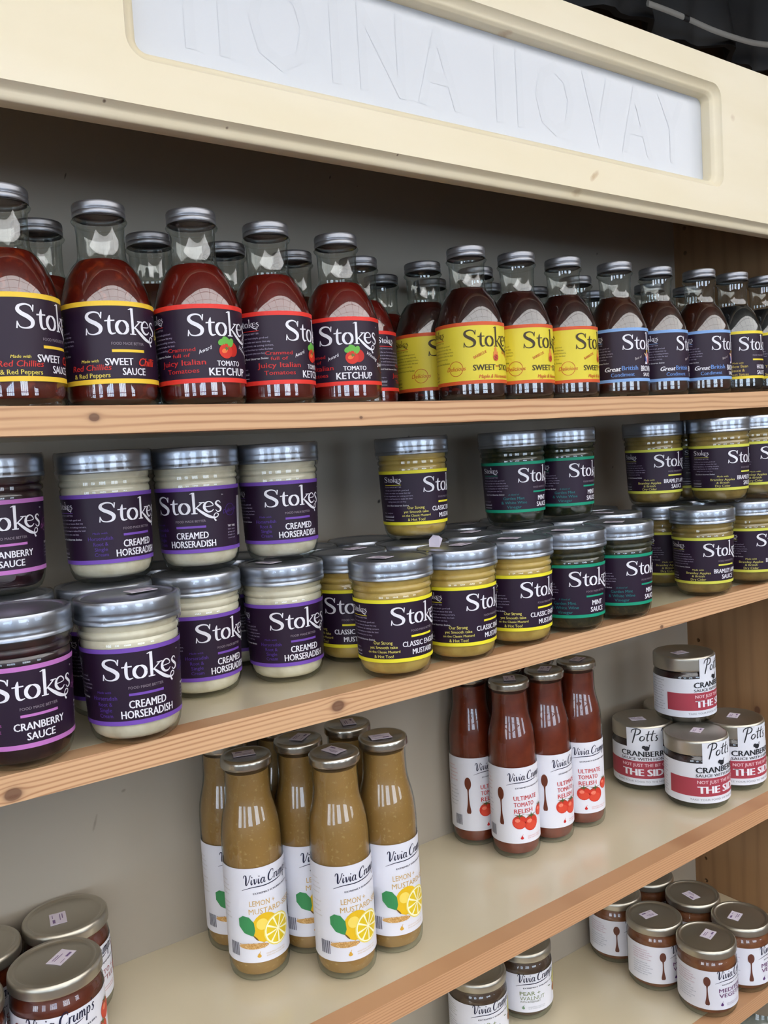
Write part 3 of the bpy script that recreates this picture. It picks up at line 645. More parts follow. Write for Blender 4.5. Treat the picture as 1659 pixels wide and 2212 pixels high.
def squat(kind, x, y, z, rz, label, group, st=None, name='relish_jar'):
    t = tag(empty(name, (x, y, z+.0003), math.radians(rz)), label, 'jar', group); reg('s%.1f' % z, t, .0314, y)
    prof = [(0, .002), (.020, .0014), (.0245, .0), (.0275, .0012), (.0298, .0045), (.0307, .0085), (.0308, .0115), (.0308, .0150), (.0308, .0510), (.0308, .0545), (.0304, .0580), (.0292, .0612), (.0284, .0632), (.0290, .0650), (.0290, .070)]
    obj('glass', cached('sg', lambda: with_mat(lathe('squat_glass', prof), M_GLASS)), None, t)
    cpr = [(0, .0042), (.022, .0044), (.0268, .0056), (.0292, .0095), (.0299, .0120), (.0299, .0545), (.0295, .0578), (.0283, .0610), (.0276, .0632), (.0276, .0655), (0, .0655)]
    obj('contents', cached('sc'+kind, lambda: with_mat(lathe('squat_contents', cpr), CON[kind])), None, t)
    cp = [(.0288, .0664), (.0302, .0662), (.0309, .0660), (.0311, .0668), (.0311, .0676), (.0310, .0706), (.0310, .0715), (.0306, .0735), (.0296, .0745), (.0274, .0745), (.0264, .0735), (.0252, .0731), (.0240, .0736), (.0, .0737)]
    lid = obj('lid', cached('sl', lambda: with_mat(lathe('tin_lid', cp), M_GOLDT)), None, t)
    if st is not None: sticker(lid, .0738, math.radians(st-rz), .006, math.radians(st*1.3-rz))
    put_label(t, vivia_label(kind)); return t
def honeyjar(x, y, lev, rz, label, group, st=None):
    z = Z3-sag(x, .5)+.0003+lev*(PH+.0008)
    t = tag(empty('cranberry_jar', (x, y, z), math.radians(rz)), label, 'jar', group); reg('p%d' % lev, t, .0355, y)
    prof = [(0, .002), (.024, .0012), (.0290, .0), (.0322, .0014), (.0342, .0055), (.0347, .0080), (.0348, .0105), (.0348, .0140), (.0348, .0500), (.0348, .0530), (.0343, .0560), (.0330, .0585), (.0322, .0600), (.0322, .066)]
    obj('glass', cached('pg', lambda: with_mat(lathe('honey_glass', prof), M_GLASS)), None, t)
    cpr = [(0, .004), (.026, .0042), (.0315, .0060), (.0332, .0090), (.0338, .0120), (.0338, .0528), (.0333, .0556), (.0318, .0585), (0, .0590)]
    obj('contents', cached('pc', lambda: with_mat(lathe('honey_contents', cpr), CON['cranhoney'])), None, t)
    cp = [(.0322, .0612), (.0338, .0610), (.0344, .0608), (.0346, .0616), (.0346, .0630), (.0346, .0730), (.0346, .0745), (.0343, .0760), (.0332, .0770), (.0310, .0768), (.0298, .0758), (.0, .0758)]
    lid = obj('lid', cached('pl', lambda: with_mat(lathe('tall_tin_lid', cp), M_GOLDT)), None, t)
    if st is not None: sticker(lid, .0760, math.radians(st-rz), .006, math.radians(st-rz))
    put_label(t, potts_label()); return t

# ---------------------------------------------------------------- the room
def struct(name, me, m): return tag(obj(name, me, m), kind='structure')
m_floor = noisy('floor_boards', (112, 92, 74), (90, 72, 56), 6, .5, stretch=(1, 8, 1))
m_plaster = noisy('room_plaster', (112, 100, 88), (98, 86, 76), 8, .8)
m_dark = noisy('rough_dark_wall', (110, 90, 70), (50, 40, 32), 14, .95, bump=1., detail=6, lo=.3, hi=.7)
m_rib = mat('dark_steel', (40, 40, 44), .5, .3)
m_frame = mat('window_frame_paint', (66, 68, 76), .5)
RX0, RX1, RY0, RY1 = -2.6, 3.4, -3.6, .62
struct('floor', boxmesh('floor', RX0, RX1, RY0, RY1, -.05, 0), m_floor)
struct('wall_back', boxmesh('wall_back', RX0, RX1, .50, RY1, 0, 3.3), m_dark)
# wall with windows behind the photographer
def wall_front():
    vs, fs = [], []
    y0, y1 = RY0-.15, RY0
    box(vs, fs, RX0, RX1, y0, y1, 0, 1.05); box(vs, fs, RX0, RX1, y0, y1, 2.05, 2.5)
    for a, b in ((RX0, -2.2), (-.9, 0.), (1.1, 2.1), (3.0, RX1)): box(vs, fs, a, b, y0, y1, 1.05, 2.05)
    return mesh('wall_front', vs, fs)
struct('wall_front', wall_front(), m_plaster)
def wall_side(x0, x1, name):
    vs, fs = [], []
    if name == 'wall_left':
        box(vs, fs, x0, x1, RY0, .50, 0, .95); box(vs, fs, x0, x1, RY0, .50, 2.05, 2.5)
        for a, b in ((RY0, -3.1), (-2.2, -1.6), (-.8, .50)): box(vs, fs, x0, x1, a, b, .95, 2.05)
    else: box(vs, fs, x0, x1, RY0, .50, 0, 2.5)
    return mesh(name, vs, fs)
struct('wall_left', wall_side(RX0-.15, RX0, 'wall_left'), m_plaster)
struct('wall_right', wall_side(RX1, RX1+.15, 'wall_right'), m_plaster)
def window(name, axis, p, a0, a1, z0, z1, n):
    vs, fs = [], []; t = .03
    def bar(u0, u1, za, zb):
        if axis == 'x': box(vs, fs, u0, u1, p-.03, p+.03, za, zb)
        else: box(vs, fs, p-.03, p+.03, u0, u1, za, zb)
    bar(a0, a1, z0, z0+.06); bar(a0, a1, z1-.06, z1)
    for i in range(n+1): u = a0+(a1-a0-t)*i/n; bar(u, u+t*(1.6 if i in (0, n) else 1), z0+.06, z1-.06)
    zz = z0+(z1-z0)*.66; bar(a0, a1, zz, zz+.035)
    struct(name, mesh(name, vs, fs), m_frame)
window('window_1', 'x', RY0-.07, -2.2, -.9, 1.05, 2.05, 4); window('window_2', 'x', RY0-.07, 0., 1.1, 1.05, 2.05, 4); window('window_3', 'x', RY0-.07, 2.1, 3.0, 1.05, 2.05, 3)
window('window_4', 'y', RX0-.07, -3.1, -2.2, .95, 2.05, 3); window('window_5', 'y', RX0-.07, -1.6, -.8, .95, 2.05, 3)
# barrel vault of thin dark ribs, open to the sky
def vault():
    vs, fs = [], []; y0, y1 = RY0, -.78; zc = 2.5; H = 1.10; n = 14
    for x in [RX0+1.2*i for i in range(6)]:
        for k in range(n):
            a0 = math.pi*k/n; a1 = math.pi*(k+1)/n
            P = [((y0+y1)/2-(y1-y0)/2*math.cos(a), zc+H*math.sin(a)) for a in (a0, a1)]
            b = len(vs)
            for (yy, zz) in P: vs += [(x-.012, yy, zz), (x+.012, yy, zz), (x+.012, yy, zz+.035), (x-.012, yy, zz+.035)]
            for q in range(4): fs.append((b+q, b+(q+1) % 4, b+4+(q+1) % 4, b+4+q))
    for k in (4, 7, 10):
        a = math.pi*k/n; yy = (y0+y1)/2-(y1-y0)/2*math.cos(a); zz = zc+H*math.sin(a); box(vs, fs, RX0, RX1, yy-.01, yy+.01, zz, zz+.02)
    return mesh('ceiling', vs, fs)
tag(obj('trim_2', vault(), m_rib), kind='structure')
def lining():
    vs, fs = [], []; y0, y1 = RY0-.02, -.76; n = 28
    for i in range(n+1):
        a = math.pi*i/n; yy = (y0+y1)/2-(y1-y0)/2*math.cos(a); zz = 2.5+1.2*math.sin(a); vs += [(RX0-.15, yy, zz), (RX1+.15, yy, zz)]
    for i in range(n): k = 2*i; fs.append((k, k+1, k+3, k+2))
    n0 = len(vs)
    for sx in (0, 1): fs.append(tuple(range(sx, n0, 2)))
    return mesh('ceiling', vs, fs, smooth=True)
def fabric():
    m = bpy.data.materials.new('marquee_lining'); m.use_nodes = True; nt = m.node_tree
    for n in list(nt.nodes): nt.nodes.remove(n)
    o = nt.nodes.new('ShaderNodeOutputMaterial'); a = nt.nodes.new('ShaderNodeBsdfTranslucent'); b = nt.nodes.new('ShaderNodeBsdfDiffuse'); x = nt.nodes.new('ShaderNodeMixShader')
    a.inputs['Color'].default_value = lin((244, 228, 212)); b.inputs['Color'].default_value = lin((244, 228, 212)); x.inputs[0].default_value = .4
    nt.links.new(a.outputs[0], x.inputs[1]); nt.links.new(b.outputs[0], x.inputs[2]); nt.links.new(x.outputs[0], o.inputs[0]); return m
struct('ceiling', lining(), fabric())
struct('trim_1', boxmesh('trim_1', RX0, RX1, -.78, .50, 2.48, 2.62), m_dark)

def add_stains(m, spots):
    nt = m.node_tree; N = nt.nodes; L = nt.links; b = N['Principled BSDF']; src = b.inputs['Base Color'].links[0].from_socket
    tc = N.new('ShaderNodeTexCoord'); sx = N.new('ShaderNodeSeparateXYZ'); L.new(tc.outputs['Object'], sx.inputs[0])
    n = N.new('ShaderNodeTexNoise'); n.inputs['Scale'].default_value = 220; L.new(tc.outputs['Object'], n.inputs['Vector'])
    for (x, z, rx, rz_, col, st, sl) in spots:
        dx = math_node(nt, 'SUBTRACT', sx.outputs[0], x); dz = math_node(nt, 'SUBTRACT', sx.outputs[2], z)
        dx = math_node(nt, 'SUBTRACT', dx, math_node(nt, 'MULTIPLY', dz, sl))
        d = math_node(nt, 'ADD', math_node(nt, 'POWER', math_node(nt, 'ABSOLUTE', math_node(nt, 'DIVIDE', dx, rx)), 2.), math_node(nt, 'POWER', math_node(nt, 'ABSOLUTE', math_node(nt, 'DIVIDE', dz, rz_)), 2.))
        d = math_node(nt, 'ADD', d, math_node(nt, 'MULTIPLY', math_node(nt, 'SUBTRACT', n.outputs['Fac'], .5), 1.2))
        f = math_node(nt, 'MULTIPLY', math_node(nt, 'MINIMUM', math_node(nt, 'MAXIMUM', math_node(nt, 'SUBTRACT', 1., d), 0.), 1.), st)
        mx = N.new('ShaderNodeMix'); mx.data_type = 'RGBA'; L.new(f, mx.inputs['Factor']); L.new(src, mx.inputs['A']); mx.inputs['B'].default_value = lin(col); src = mx.outputs['Result']
    L.new(src, b.inputs['Base Color'])
# ---------------------------------------------------------------- the shelving unit
unit = tag(empty('shelving_unit', (0, 0, 0)), 'pine shelving unit with cream painted shelves, filled with jars and bottles', 'shelving unit')
CRM = noisy('cream_paint', (226, 214, 184), (214, 200, 168), 5, .28, lo=.3, hi=.7)
CRM.node_tree.nodes['Principled BSDF'].inputs['Coat Weight'].default_value = .6; CRM.node_tree.nodes['Principled BSDF'].inputs['Coat Roughness'].default_value = .14
BACKP = noisy('back_paint', (172, 162, 147), (162, 152, 136), 4, .55, lo=.3, hi=.7)
add_stains(BACKP, ((0.2045, ZC+0.2303, 0.0009, 0.0030, (40, 32, 28), .95, .3), (0.4516, ZC+0.2622, 0.0007, 0.0022, (40, 32, 28), .95, .3), (0.4549, ZC+0.2446, 0.0005, 0.0008, (40, 32, 28), .95, .3), (0.4825, ZC+0.2580, 0.0006, 0.0008, (40, 32, 28), .95, .3), (0.8283, ZC+0.2224, 0.0008, 0.0016, (40, 32, 28), .95, .3), (0.5273, ZC+0.0123, 0.0016, 0.0030, (40, 32, 28), .95, .3), (0.4857, ZC-0.0493, 0.0022, 0.0022, (40, 32, 28), .95, .3), (0.8412, ZC-0.0362, 0.0008, 0.0020, (40, 32, 28), .95, .3), (0.2098, ZC-0.2674, 0.0020, 0.0016, (40, 32, 28), .35, .3), (0.1844, ZC-0.2881, 0.0014, 0.0080, (40, 32, 28), .35, .3)))
def shelf_mesh(z, k, y0, y1, th, x0=XL+.0006, x1=XR-.0006):
    n = 120; vs, fs = [], []
    for i in range(n+1):
        x = x0+(x1-x0)*i/n; s = sag(x, k); vs += [(x, y0, z-s-th), (x, y1, z-s-th), (x, y1, z-s), (x, y0, z-s)]
    for i in range(n):
        b = 4*i; fs += [(b, b+1, b+5, b+4), (b+1, b+2, b+6, b+5), (b+2, b+3, b+7, b+6), (b+3, b, b+4, b+7)]
    fs += [(0, 3, 2, 1), (4*n, 4*n+1, 4*n+2, 4*n+3)]
    return mesh('shelf', vs, fs)
LG, DK = (214, 171, 129), (162, 108, 70)
WM = [wood('pine_edge_top', LG, DK, 0, 2, ((.155, Z1-.0105, .0022), (.345, Z1-.0155, .0009)), 190, 1.3, .0016),
      wood('pine_edge_second', LG, DK, 0, 2, ((.092, Z2-.0145, .0034), (.310, Z2-.0125, .0036), (.679, Z2-.0180, .0016)), 330, 7.7, .0012),
      wood('pine_edge_third', (204, 156, 114), (166, 114, 76), 0, 2, (), 420, 3.1, .001), wood('pine_edge_fourth', (198, 152, 112), (162, 114, 78), 0, 2, (), 420, 9.1, .001)]
SHL = ['topmost pine-edged shelf, carrying the row of sauce bottles', 'second shelf down, carrying two layers of jars', 'third shelf down, carrying tall dressing and relish bottles',
       'fourth shelf down, carrying squat chutney jars at its right', 'lowest shelf, barely seen at the bottom right corner']
for i, (z, kk) in enumerate(((Z1, 1.), (Z2, 1.), (Z3, .5), (Z4, 0.), (Z5, 0.))):
    s = tag(obj('shelf', shelf_mesh(z, kk, .0182, YB, .0135), CRM), SHL[i], 'shelf', 'cream shelves with pine edges')
    obj('front_edge', shelf_mesh(z, kk, 0, .018, .0168), WM[min(i, 3)], s)
obj('back_panel', boxmesh('back_panel', XL, XR, YB+.0002, YB+.008, .1, ZC+.352), BACKP, unit)
WS = wood('pine_side', (156, 120, 84), (124, 90, 60), 2, 1, ((ZC-.354, .087, .0035), (ZC-.28, .03, .003), (ZC-.47, .045, .004)), 46, 4.4, .003, blend=.45)
def side_with_holes():
    me = boxmesh('side_panel', XR, XR+.018, -.001, YB, .1, ZC+.352); o = obj('side_panel', me, WS, unit)
    vs, fs = [], []
    zs = [ZC+.2323+.0315*k for k in (0, 1)]+[ZC-.2762, ZC-.5777, ZC-.6088]
    for zc in zs:
        b = len(vs); n = 14
        for xx in (XR-.002, XR+.010):
            vs += [(xx, .1688+.0026*math.cos(2*math.pi*i/n), zc+.0026*math.sin(2*math.pi*i/n)) for i in range(n)]
        fs.append(tuple(b+i for i in range(n-1, -1, -1))); fs.append(tuple(b+n+i for i in range(n)))
        for i in range(n): j = (i+1) % n; fs.append((b+i, b+j, b+n+j, b+n+i))
    cu = obj('cutter', mesh('cutter', vs, fs), mat('hole_inside', (70, 48, 30), .9))
    md = o.modifiers.new('holes', 'BOOLEAN'); md.operation = 'DIFFERENCE'; md.solver = 'EXACT'; md.object = cu
    dg = bpy.context.evaluated_depsgraph_get(); me2 = bpy.data.meshes.new_from_object(o.evaluated_get(dg)); o.modifiers.clear(); o.data = me2
    bpy.data.objects.remove(cu)
side_with_holes()
obj('side_panel', boxmesh('side_panel', XL-.018, XL, -.001, YB, .1, ZC+.352), WS, unit)
obj('top_board', boxmesh('top_board', XL-.018, XR+.018, -.001, YB+.008, ZC+.3525, ZC+.3585), WS, unit)

# the header board with its routed opening
VAL = noisy('header_paint', (238, 226, 198), (232, 218, 184), 5, .42, lo=.3, hi=.7, stretch=(1, 1, 4))
add_stains(VAL, ((.585, ZC+.222, .004, .006, (180, 140, 80), .6, .9), (.566, ZC+.206, .006, .003, (180, 150, 100), .5, 0), (.50, ZC+.322, .008, .003, (186, 140, 90), .6, 0), (.792, ZC+.305, .004, .004, (206, 184, 150), .6, 0),
                 (.17, ZC+.208, .0012, .0008, (110, 80, 60), .9, 0), (.247, ZC+.2065, .0012, .0008, (110, 80, 60), .9, 0), (.377, ZC+.2085, .001, .0007, (110, 80, 60), .9, 0)))
def rrect(x0, x1, z0, z1, r, n=8):
    P = []
    for cx_, cz, a0 in ((x1-r, z1-r, 0), (x0+r, z1-r, 90), (x0+r, z0+r, 180), (x1-r, z0+r, 270)):
        for i in range(n+1): a = math.radians(a0+90*i/n); P.append((cx_+r*math.cos(a), cz+r*math.sin(a)))
    return P
VY, OX0, OX1, OZ0, OZ1 = -.020, .1848, .7738, ZC+.2352, ZC+.3325
def valance():
    x0, x1, zb, zt = XL-.018, XR+.018, ZC+.2091, ZC+.3574
    bm = bmesh.new()
    loops = []
    for ins, y in ((0, VY), (.0006, VY+.0010), (.0010, VY+.0016), (.0034, VY+.0042), (.0052, VY+.0052), (.0068, VY+.0058), (.0074, VY+.0070), (.0080, VY+.0074), (.0086, VY+.0085), (.0088, -.003)):
        loops.append([bm.verts.new((x, y, z)) for x, z in rrect(OX0+ins, OX1-ins, OZ0+ins*.9, OZ1-ins, .013-ins*.7)])
    for a, b in zip(loops, loops[1:]):
        for i in range(len(a)): j = (i+1) % len(a); f = bm.faces.new((a[i], b[i], b[j], a[j])); f.smooth = True
    def face(loop, y, flip):
        o = [bm.verts.new((x, y, z)) for x, z in ((x0, zb if y < -.01 else ZC+.2006), (x1, zb if y < -.01 else ZC+.2006), (x1, zt), (x0, zt))]
        es = [bm.edges.new((o[i], o[(i+1) % 4])) for i in range(4)]
        for i in range(len(loop)):
            e = bm.edges.get((loop[i], loop[(i+1) % len(loop)])); es.append(e)
        bmesh.ops.triangle_fill(bm, edges=es, use_beauty=True, use_dissolve=False); return o
    of = face(loops[0], VY, 0); ob = face(loops[-1], -.003, 1)
    pr = [(VY, zb), (VY+.0010, ZC+.2085), (VY+.0016, ZC+.2080), (VY+.0042, ZC+.2066), (VY+.0052, ZC+.2050), (VY+.0056, ZC+.2030), (VY+.0062, ZC+.2022), (VY+.0068, ZC+.2010), (VY+.0078, ZC+.2006), (-.003, ZC+.2006)]
    L = [(bm.verts.new((x0, y, z)), bm.verts.new((x1, y, z))) for y, z in pr]
    for (a, b), (c, d) in zip(L, L[1:]): f = bm.faces.new((a, c, d, b)); f.smooth = True
    bm.faces.new([v for v in (of[3], of[2], ob[2], ob[3])])
    for i, q in ((0, 0), (1, 1)):
        col = [l[q] for l in L]; bm.faces.new([of[3-q] if q == 0 else of[2]]+col+[ob[3] if q == 0 else ob[2]])
    bmesh.ops.remove_doubles(bm, verts=bm.verts[:], dist=1e-6); bmesh.ops.recalc_face_normals(bm, faces=bm.faces[:])
    me = bpy.data.meshes.new('header_board'); bm.to_mesh(me); bm.free(); me.set_sharp_from_angle(angle=math.radians(50)); return me
hb = obj('header_board', valance(), VAL, unit)
PANE = mat('opal_sign_panel', (206, 209, 214), .32, coat=.1)
pane = obj('sign_panel', boxmesh('sign_panel', OX0-.004, OX1+.004, -.0028, -.0008, OZ0-.002, OZ1+.004), PANE, hb)
def ghost():
    vs, fs = [], []; x = .225
    for ch in 'IIOINA IIOVAY':
        if ch == ' ': x += .02; continue
        g, f = glyphs(ch, .01); b = len(vs); mxx = max(q[0] for q in g); vs += [(x+q[0]*.062, -.0030, OZ0+.022+q[1]*.085) for q in g]; fs += [tuple(b+i for i in p) for p in f]; x += mxx*.062+.012
    return mesh('sign_lettering', vs, fs)
M_GH = mat('sign_show_through', (204, 207, 212), .32, coat=.1)
tag(obj('sign_lettering', ghost(), M_GH, hb), 'faint letters showing through from the back of the sign')

# ---------------------------------------------------------------- things on the top shelf
TOPG = 'sauce bottles on the top shelf'
def B(kind, x, y, rz, lab, fill=.0915): return bottle(kind, x, y, rz, lab, TOPG, fill=fill)
B('chilli', .1197, .0314, 41, 'sweet chilli sauce bottle cut by the left edge of the picture, top shelf front row')
B('chilli', .1804, .0391, 2.5, 'whole yellow-striped sweet chilli sauce bottle between another chilli bottle and the ketchup', .0925)
B('ketchup', .2384, .0300, 9, 'tomato ketchup bottle standing beside the sweet chilli sauce, largest of the ketchups', .0925)
B('ketchup', .2985, .0385, 37, 'middle front ketchup bottle, turned so its red Crammed full of text faces out')
B('ketchup', .3616, .0449, -20, 'front ketchup bottle beside the yellow barbecue labels, its whole tomato picture showing')
B('ketchup', .4859, .1560, -22, 'ketchup bottle far back, half label visible between front ketchup and yellow-label bottles')
B('barbecue', .4856, .1010, 11, 'yellow-label barbecue bottle in the second row, darker and half hidden', .0925)
B('barbecue', .4862, .0405, -5.5, 'largest yellow-label barbecue sauce bottle, full logo showing, front row', .0945)
B('barbecue', .5455, .0395, 8, 'yellow-label barbecue sauce bottle in the middle of the three front ones', .0945)
B('barbecue', .6040, .0379, 16.5, 'yellow-label barbecue sauce bottle standing next to the blue-striped brown sauce', .0945)
B('brown', .6729, .0348, 5.5, 'blue-striped brown sauce bottle nearest the yellow labels', .0955)
B('brown', .7385, .0367, 30.5, 'middle of the three blue-striped brown sauce bottles', .0945)
B('brown', .8014, .0295, 11.5, 'blue-striped brown sauce bottle beside the black hoisin sauce', .0945)
B('hoisin', .8600, .0290, -1, 'black hoisin sauce bottle with yellow-striped label near the right edge', .0925)
B('hoisin', .9215, .0290, 10, 'hoisin sauce bottle cut by the right edge of the picture, only cap and neck showing')
for i, (k, x, y, f, lab) in enumerate((('chilli', .1559, .0939, .0915, 'bottle behind, cap and neck showing between the two sweet chilli bottles'),
        ('brown', .2338, .0955, .0915, 'bottle behind, cap and neck showing between sweet chilli and first ketchup'),
        ('brown', .2945, .1000, .0915, 'bottle behind, cap showing between the first and second ketchup bottles'),
        ('brown', .3566, .1035, .0915, 'bottle behind, neck showing between the second and third ketchup bottles'),
        ('ketchup', .4200, .1014, .0915, 'bottle behind, cap and neck showing right of the third ketchup bottle'),
        ('barbecue', .5442, .1555, .0925, 'distant bottle cap left of the largest barbecue bottle neck'),
        ('barbecue', .5480, .0985, .0925, 'bottle cap peeping right beside the neck of the largest barbecue bottle'),
        ('barbecue', .6155, .1550, .0925, 'lower distant cap between first and second front barbecue bottles'),
        ('barbecue', .6855, .1560, .0925, 'distant cap between the second and third front barbecue bottles'),
        ('brown', .6866, .0970, .0915, 'cap and neck peeping between the last barbecue and the first brown sauce bottle'),
        ('brown', .7773, .1560, .0915, 'distant cap just left of the first blue-striped bottle'),
        ('brown', .8122, .1000, .0915, 'cap behind, between the first and second blue-striped bottles'),
        ('brown', .8822, .1000, .0915, 'cap behind, between the second and third blue-striped bottles'))):
    B(k, x, y, -40+37*i, lab, f)

# ---------------------------------------------------------------- second shelf
G2 = {'horseradish': 'creamed horseradish jars', 'mustard': 'classic English mustard jars', 'mint': 'mint sauce jars', 'apple': 'bramley apple sauce jars', 'cranberry': 'pink-striped cranberry sauce jars'}
def J(kind, x, y, lev, rz, lab, st=None): return jar(kind, x, y, lev, rz, lab, G2[kind], st)
J('cranberry', .1049, .0215, 0, 5, 'pink-striped cranberry sauce jar at the front, cut by the left edge, bottom layer')
J('cranberry', .1120, .0885, 0, 20, 'cranberry jar behind the front one, only its lid rim showing under the upper jar')
J('cranberry', .1132, .0926, 1, 2, 'pink-striped cranberry sauce jar in the upper layer, at the left edge')
J('horseradish', .1714, .0190, 0, -6, 'largest creamed horseradish jar, front of the bottom layer beside the cranberry', 10)
J('horseradish', .1785, .0865, 0, 25, 'horseradish jar hidden behind the largest one, carrying the leftmost upper horseradish')
J('horseradish', .2442, .0828, 0, 18, 'creamed horseradish jar set back in the bottom layer, directly right of the largest one')
J('horseradish', .3111, .0732, 0, -3, 'bottom-layer horseradish jar next to the mustard, standing clear on the shelf', 170)
J('horseradish', .1862, .0900, 1, 19, 'leftmost creamed horseradish jar of the upper layer')
J('horseradish', .2535, .0885, 1, -37.5, 'middle creamed horseradish jar of the upper layer, label turned to the left')
J('horseradish', .3189, .0844, 1, -3, 'rightmost creamed horseradish jar of the upper layer')
J('horseradish', .2430, .1515, 0, 60, 'back-row jar between the two lower horseradish jars, dark in the shadow')
J('horseradish', .3110, .1480, 0, 60, 'back-row jar lid showing behind the rightmost lower horseradish jar')
J('mustard', .3765, .1515, 0, 30, 'back-row mustard lid nearest the horseradish jars')
J('mustard', .4430, .1517, 0, 30, 'back-row mustard lid left of the single upper mustard jar')
J('mustard', .3812, .0850, 0, -31, 'mustard jar set back at the left of the group, label mostly hidden', 20)
J('mustard', .4475, .0865, 0, 50, 'mustard jar under the single upper mustard jar, only its lid showing')
J('mustard', .5135, .0865, 0, 50, 'second-row mustard lid behind the two right-hand front mustards', 30)
J('mustard', .3763, .0205, 0, 7.5, 'largest classic English mustard jar, foremost of the group', 185)
J('mustard', .4466, .0220, 0, 17, 'front mustard jar with a white paper tab standing on its lid', 30)
J('mustard', .5072, .0205, 0, 8.5, 'front mustard jar standing next to the green-striped mint sauce', 200)
J('mustard', .4627, .0970, 1, 26, 'single classic English mustard jar standing alone in the upper layer')
J('mint', .5758, .0190, 0, -4.5, 'front bottom mint sauce jar beside the mustard', 190)
J('mint', .6449, .0202, 0, 8, 'front bottom mint sauce jar further right, next to the apple sauce', 200)
J('mint', .5790, .0870, 0, 40, 'second-row mint jar under the left upper mint jar, lid showing')
J('mint', .6445, .0870, 0, 40, 'second-row mint jar under the right upper mint jar, lid rim showing')
J('mint', .5659, .1520, 0, 40, 'back-row jar lid left of the left upper mint jar', 20)
J('mint', .6320, .1520, 0, 40, 'back-row jar lid behind the two upper mint jars')
J('mint', .5790, .0884, 1, 10.5, 'left mint sauce jar of the upper layer')
J('mint', .6445, .0856, 1, 9.5, 'right mint sauce jar of the upper layer')
J('mint', .7150, .0870, 0, 40, 'second-row jar lid behind the right-hand front mint jar', 180)
J('apple', .7500, .1470, 0, 40, 'back-row jar lid between mint and apple sauce')
J('apple', .8027, .0865, 0, 12, 'apple sauce jar set back in the bottom layer, partly hidden by the front one')
J('apple', .7789, .0205, 0, -8, 'bramley apple sauce jar at the front of the bottom layer, fully visible')
J('apple', .8625, .0190, 0, 2, 'bottom apple sauce jar cut by the right edge of the picture')
J('apple', .8700, .0900, 0, 2, 'apple sauce jar behind, lid between the front bottom apple jars')
J('apple', .7880, .0830, 1, -6, 'left bramley apple sauce jar of the upper layer, in shade')
J('apple', .8274, .0300, 1, 7.5, 'front bramley apple sauce jar of the upper layer, bright lid')
J('apple', .8934, .0320, 1, 5, 'upper apple sauce jar cut by the right edge of the picture')
J('apple', .8560, .0900, 1, 60, 'upper jar behind, a dark sliver between the two upper apple jars')
settle()
# paper tab standing on a mustard lid
def tabmesh():
    P = [(-.0045, 0), (.0040, 0), (.0060, .0075), (.0030, .0098), (-.0018, .0100), (-.0050, .0060)]
    vs = [(x, -.0002-.25*z*z/.01, z) for x, z in P]+[(x, .0001-.25*z*z/.01, z) for x, z in P]; n = len(P)
    fs = [tuple(range(n)), tuple(range(2*n-1, n-1, -1))]+[(i, i+n, (i+1) % n+n, (i+1) % n) for i in range(n)]
    return mesh('paper_tab', vs, fs)
tb = obj('paper_tab', tabmesh(), M_STICK); tb.location = (.4290, .0290, Z2-sag(.4466)+.0909); tb.rotation_euler = (0, .1, -.75)
tag(tb, 'small white paper tab standing up on a mustard jar lid', 'price tag')

# ---------------------------------------------------------------- third shelf
LG3 = 'lemon and mustard seed dressing bottles'; RG3 = 'ultimate tomato relish bottles'
for x, y, rz, lab, st in ((.2851, .1063, 3, 'lemon mustard dressing bottle at the front left of its group', 95), (.3400, .0638, 5, 'lemon mustard dressing bottle at the front centre of its group', 60),
        (.3900, .0640, 9.5, 'lemon mustard dressing bottle at the right, its price sticker over the cap edge', 200), (.3361, .1125, 11, 'lemon mustard dressing bottle in the middle, between the two front ones', 20),
        (.2879, .1558, 2.5, 'lemon mustard dressing bottle at the far left, cap hidden by the shelf', None), (.3870, .1135, 21, 'lemon mustard dressing bottle at the back, mostly its cap showing', 40),
        (.3400, .1600, 30, 'dark dressing bottle deepest behind the group, a sliver of cap showing', None)):
    tall('lemon', x, y, rz, lab, LG3, st)
for x, y, rz, lab, st in ((.5789, .1110, -7, 'ultimate tomato relish bottle at the very front of its group', 30), (.6290, .1106, 12.5, 'tomato relish bottle second from the right, partly hidden by the front one', 20),
        (.6782, .1137, -16, 'tomato relish bottle at the right with its whole label showing', 10), (.5680, .1590, 13, 'tomato relish bottle at the left, cap tucked under the shelf edge', None),
        (.6180, .1600, 20, 'tomato relish bottle behind, dark between the front two', None), (.6680, .1605, 20, 'tomato relish bottle behind the right-hand one, edge of cap showing', None)):
    tall('relish', x, y, rz, lab, RG3, st)
HG = 'cranberry sauce with honey jars'
honeyjar(.8110, .1300, 0, -47.5, 'cranberry and honey jar at the left of the pile, full label showing', HG, 150)
honeyjar(.8132, .0606, 0, -10, 'cranberry and honey jar at the front of the pile, foremost', HG, 20)
honeyjar(.8825, .0600, 0, -14, 'cranberry and honey jar at the right, cut by the picture edge', HG, 20)
honeyjar(.8800, .1400, 0, 30, 'cranberry and honey jar hidden at the back of the pile', HG)
honeyjar(.8500, .0995, 1, 9, 'cranberry and honey jar standing on top of the others', HG, 170)
XG = 'tomato chutney jars at the lower left'
squat('chutney', .1252, .0930, Z3-sag(.125, .5), -10, 'dark chutney jar nearest the camera at the lower left corner', XG, 30, 'chutney_jar')
squat('chutney', .1480, .1530, Z3-sag(.148, .5), 20, 'dark chutney jar behind, against the back panel at the lower left', XG, 200, 'chutney_jar')
squat('chutney', .0842, .1500, Z3-sag(.084, .5), 0, 'chutney jar cut by the left picture edge, upper of the two', XG, None, 'chutney_jar')
squat('chutney', .0600, .0890, Z3-sag(.06, .5), 0, 'chutney jar cut by the left picture edge, lower of the two', XG, None, 'chutney_jar')
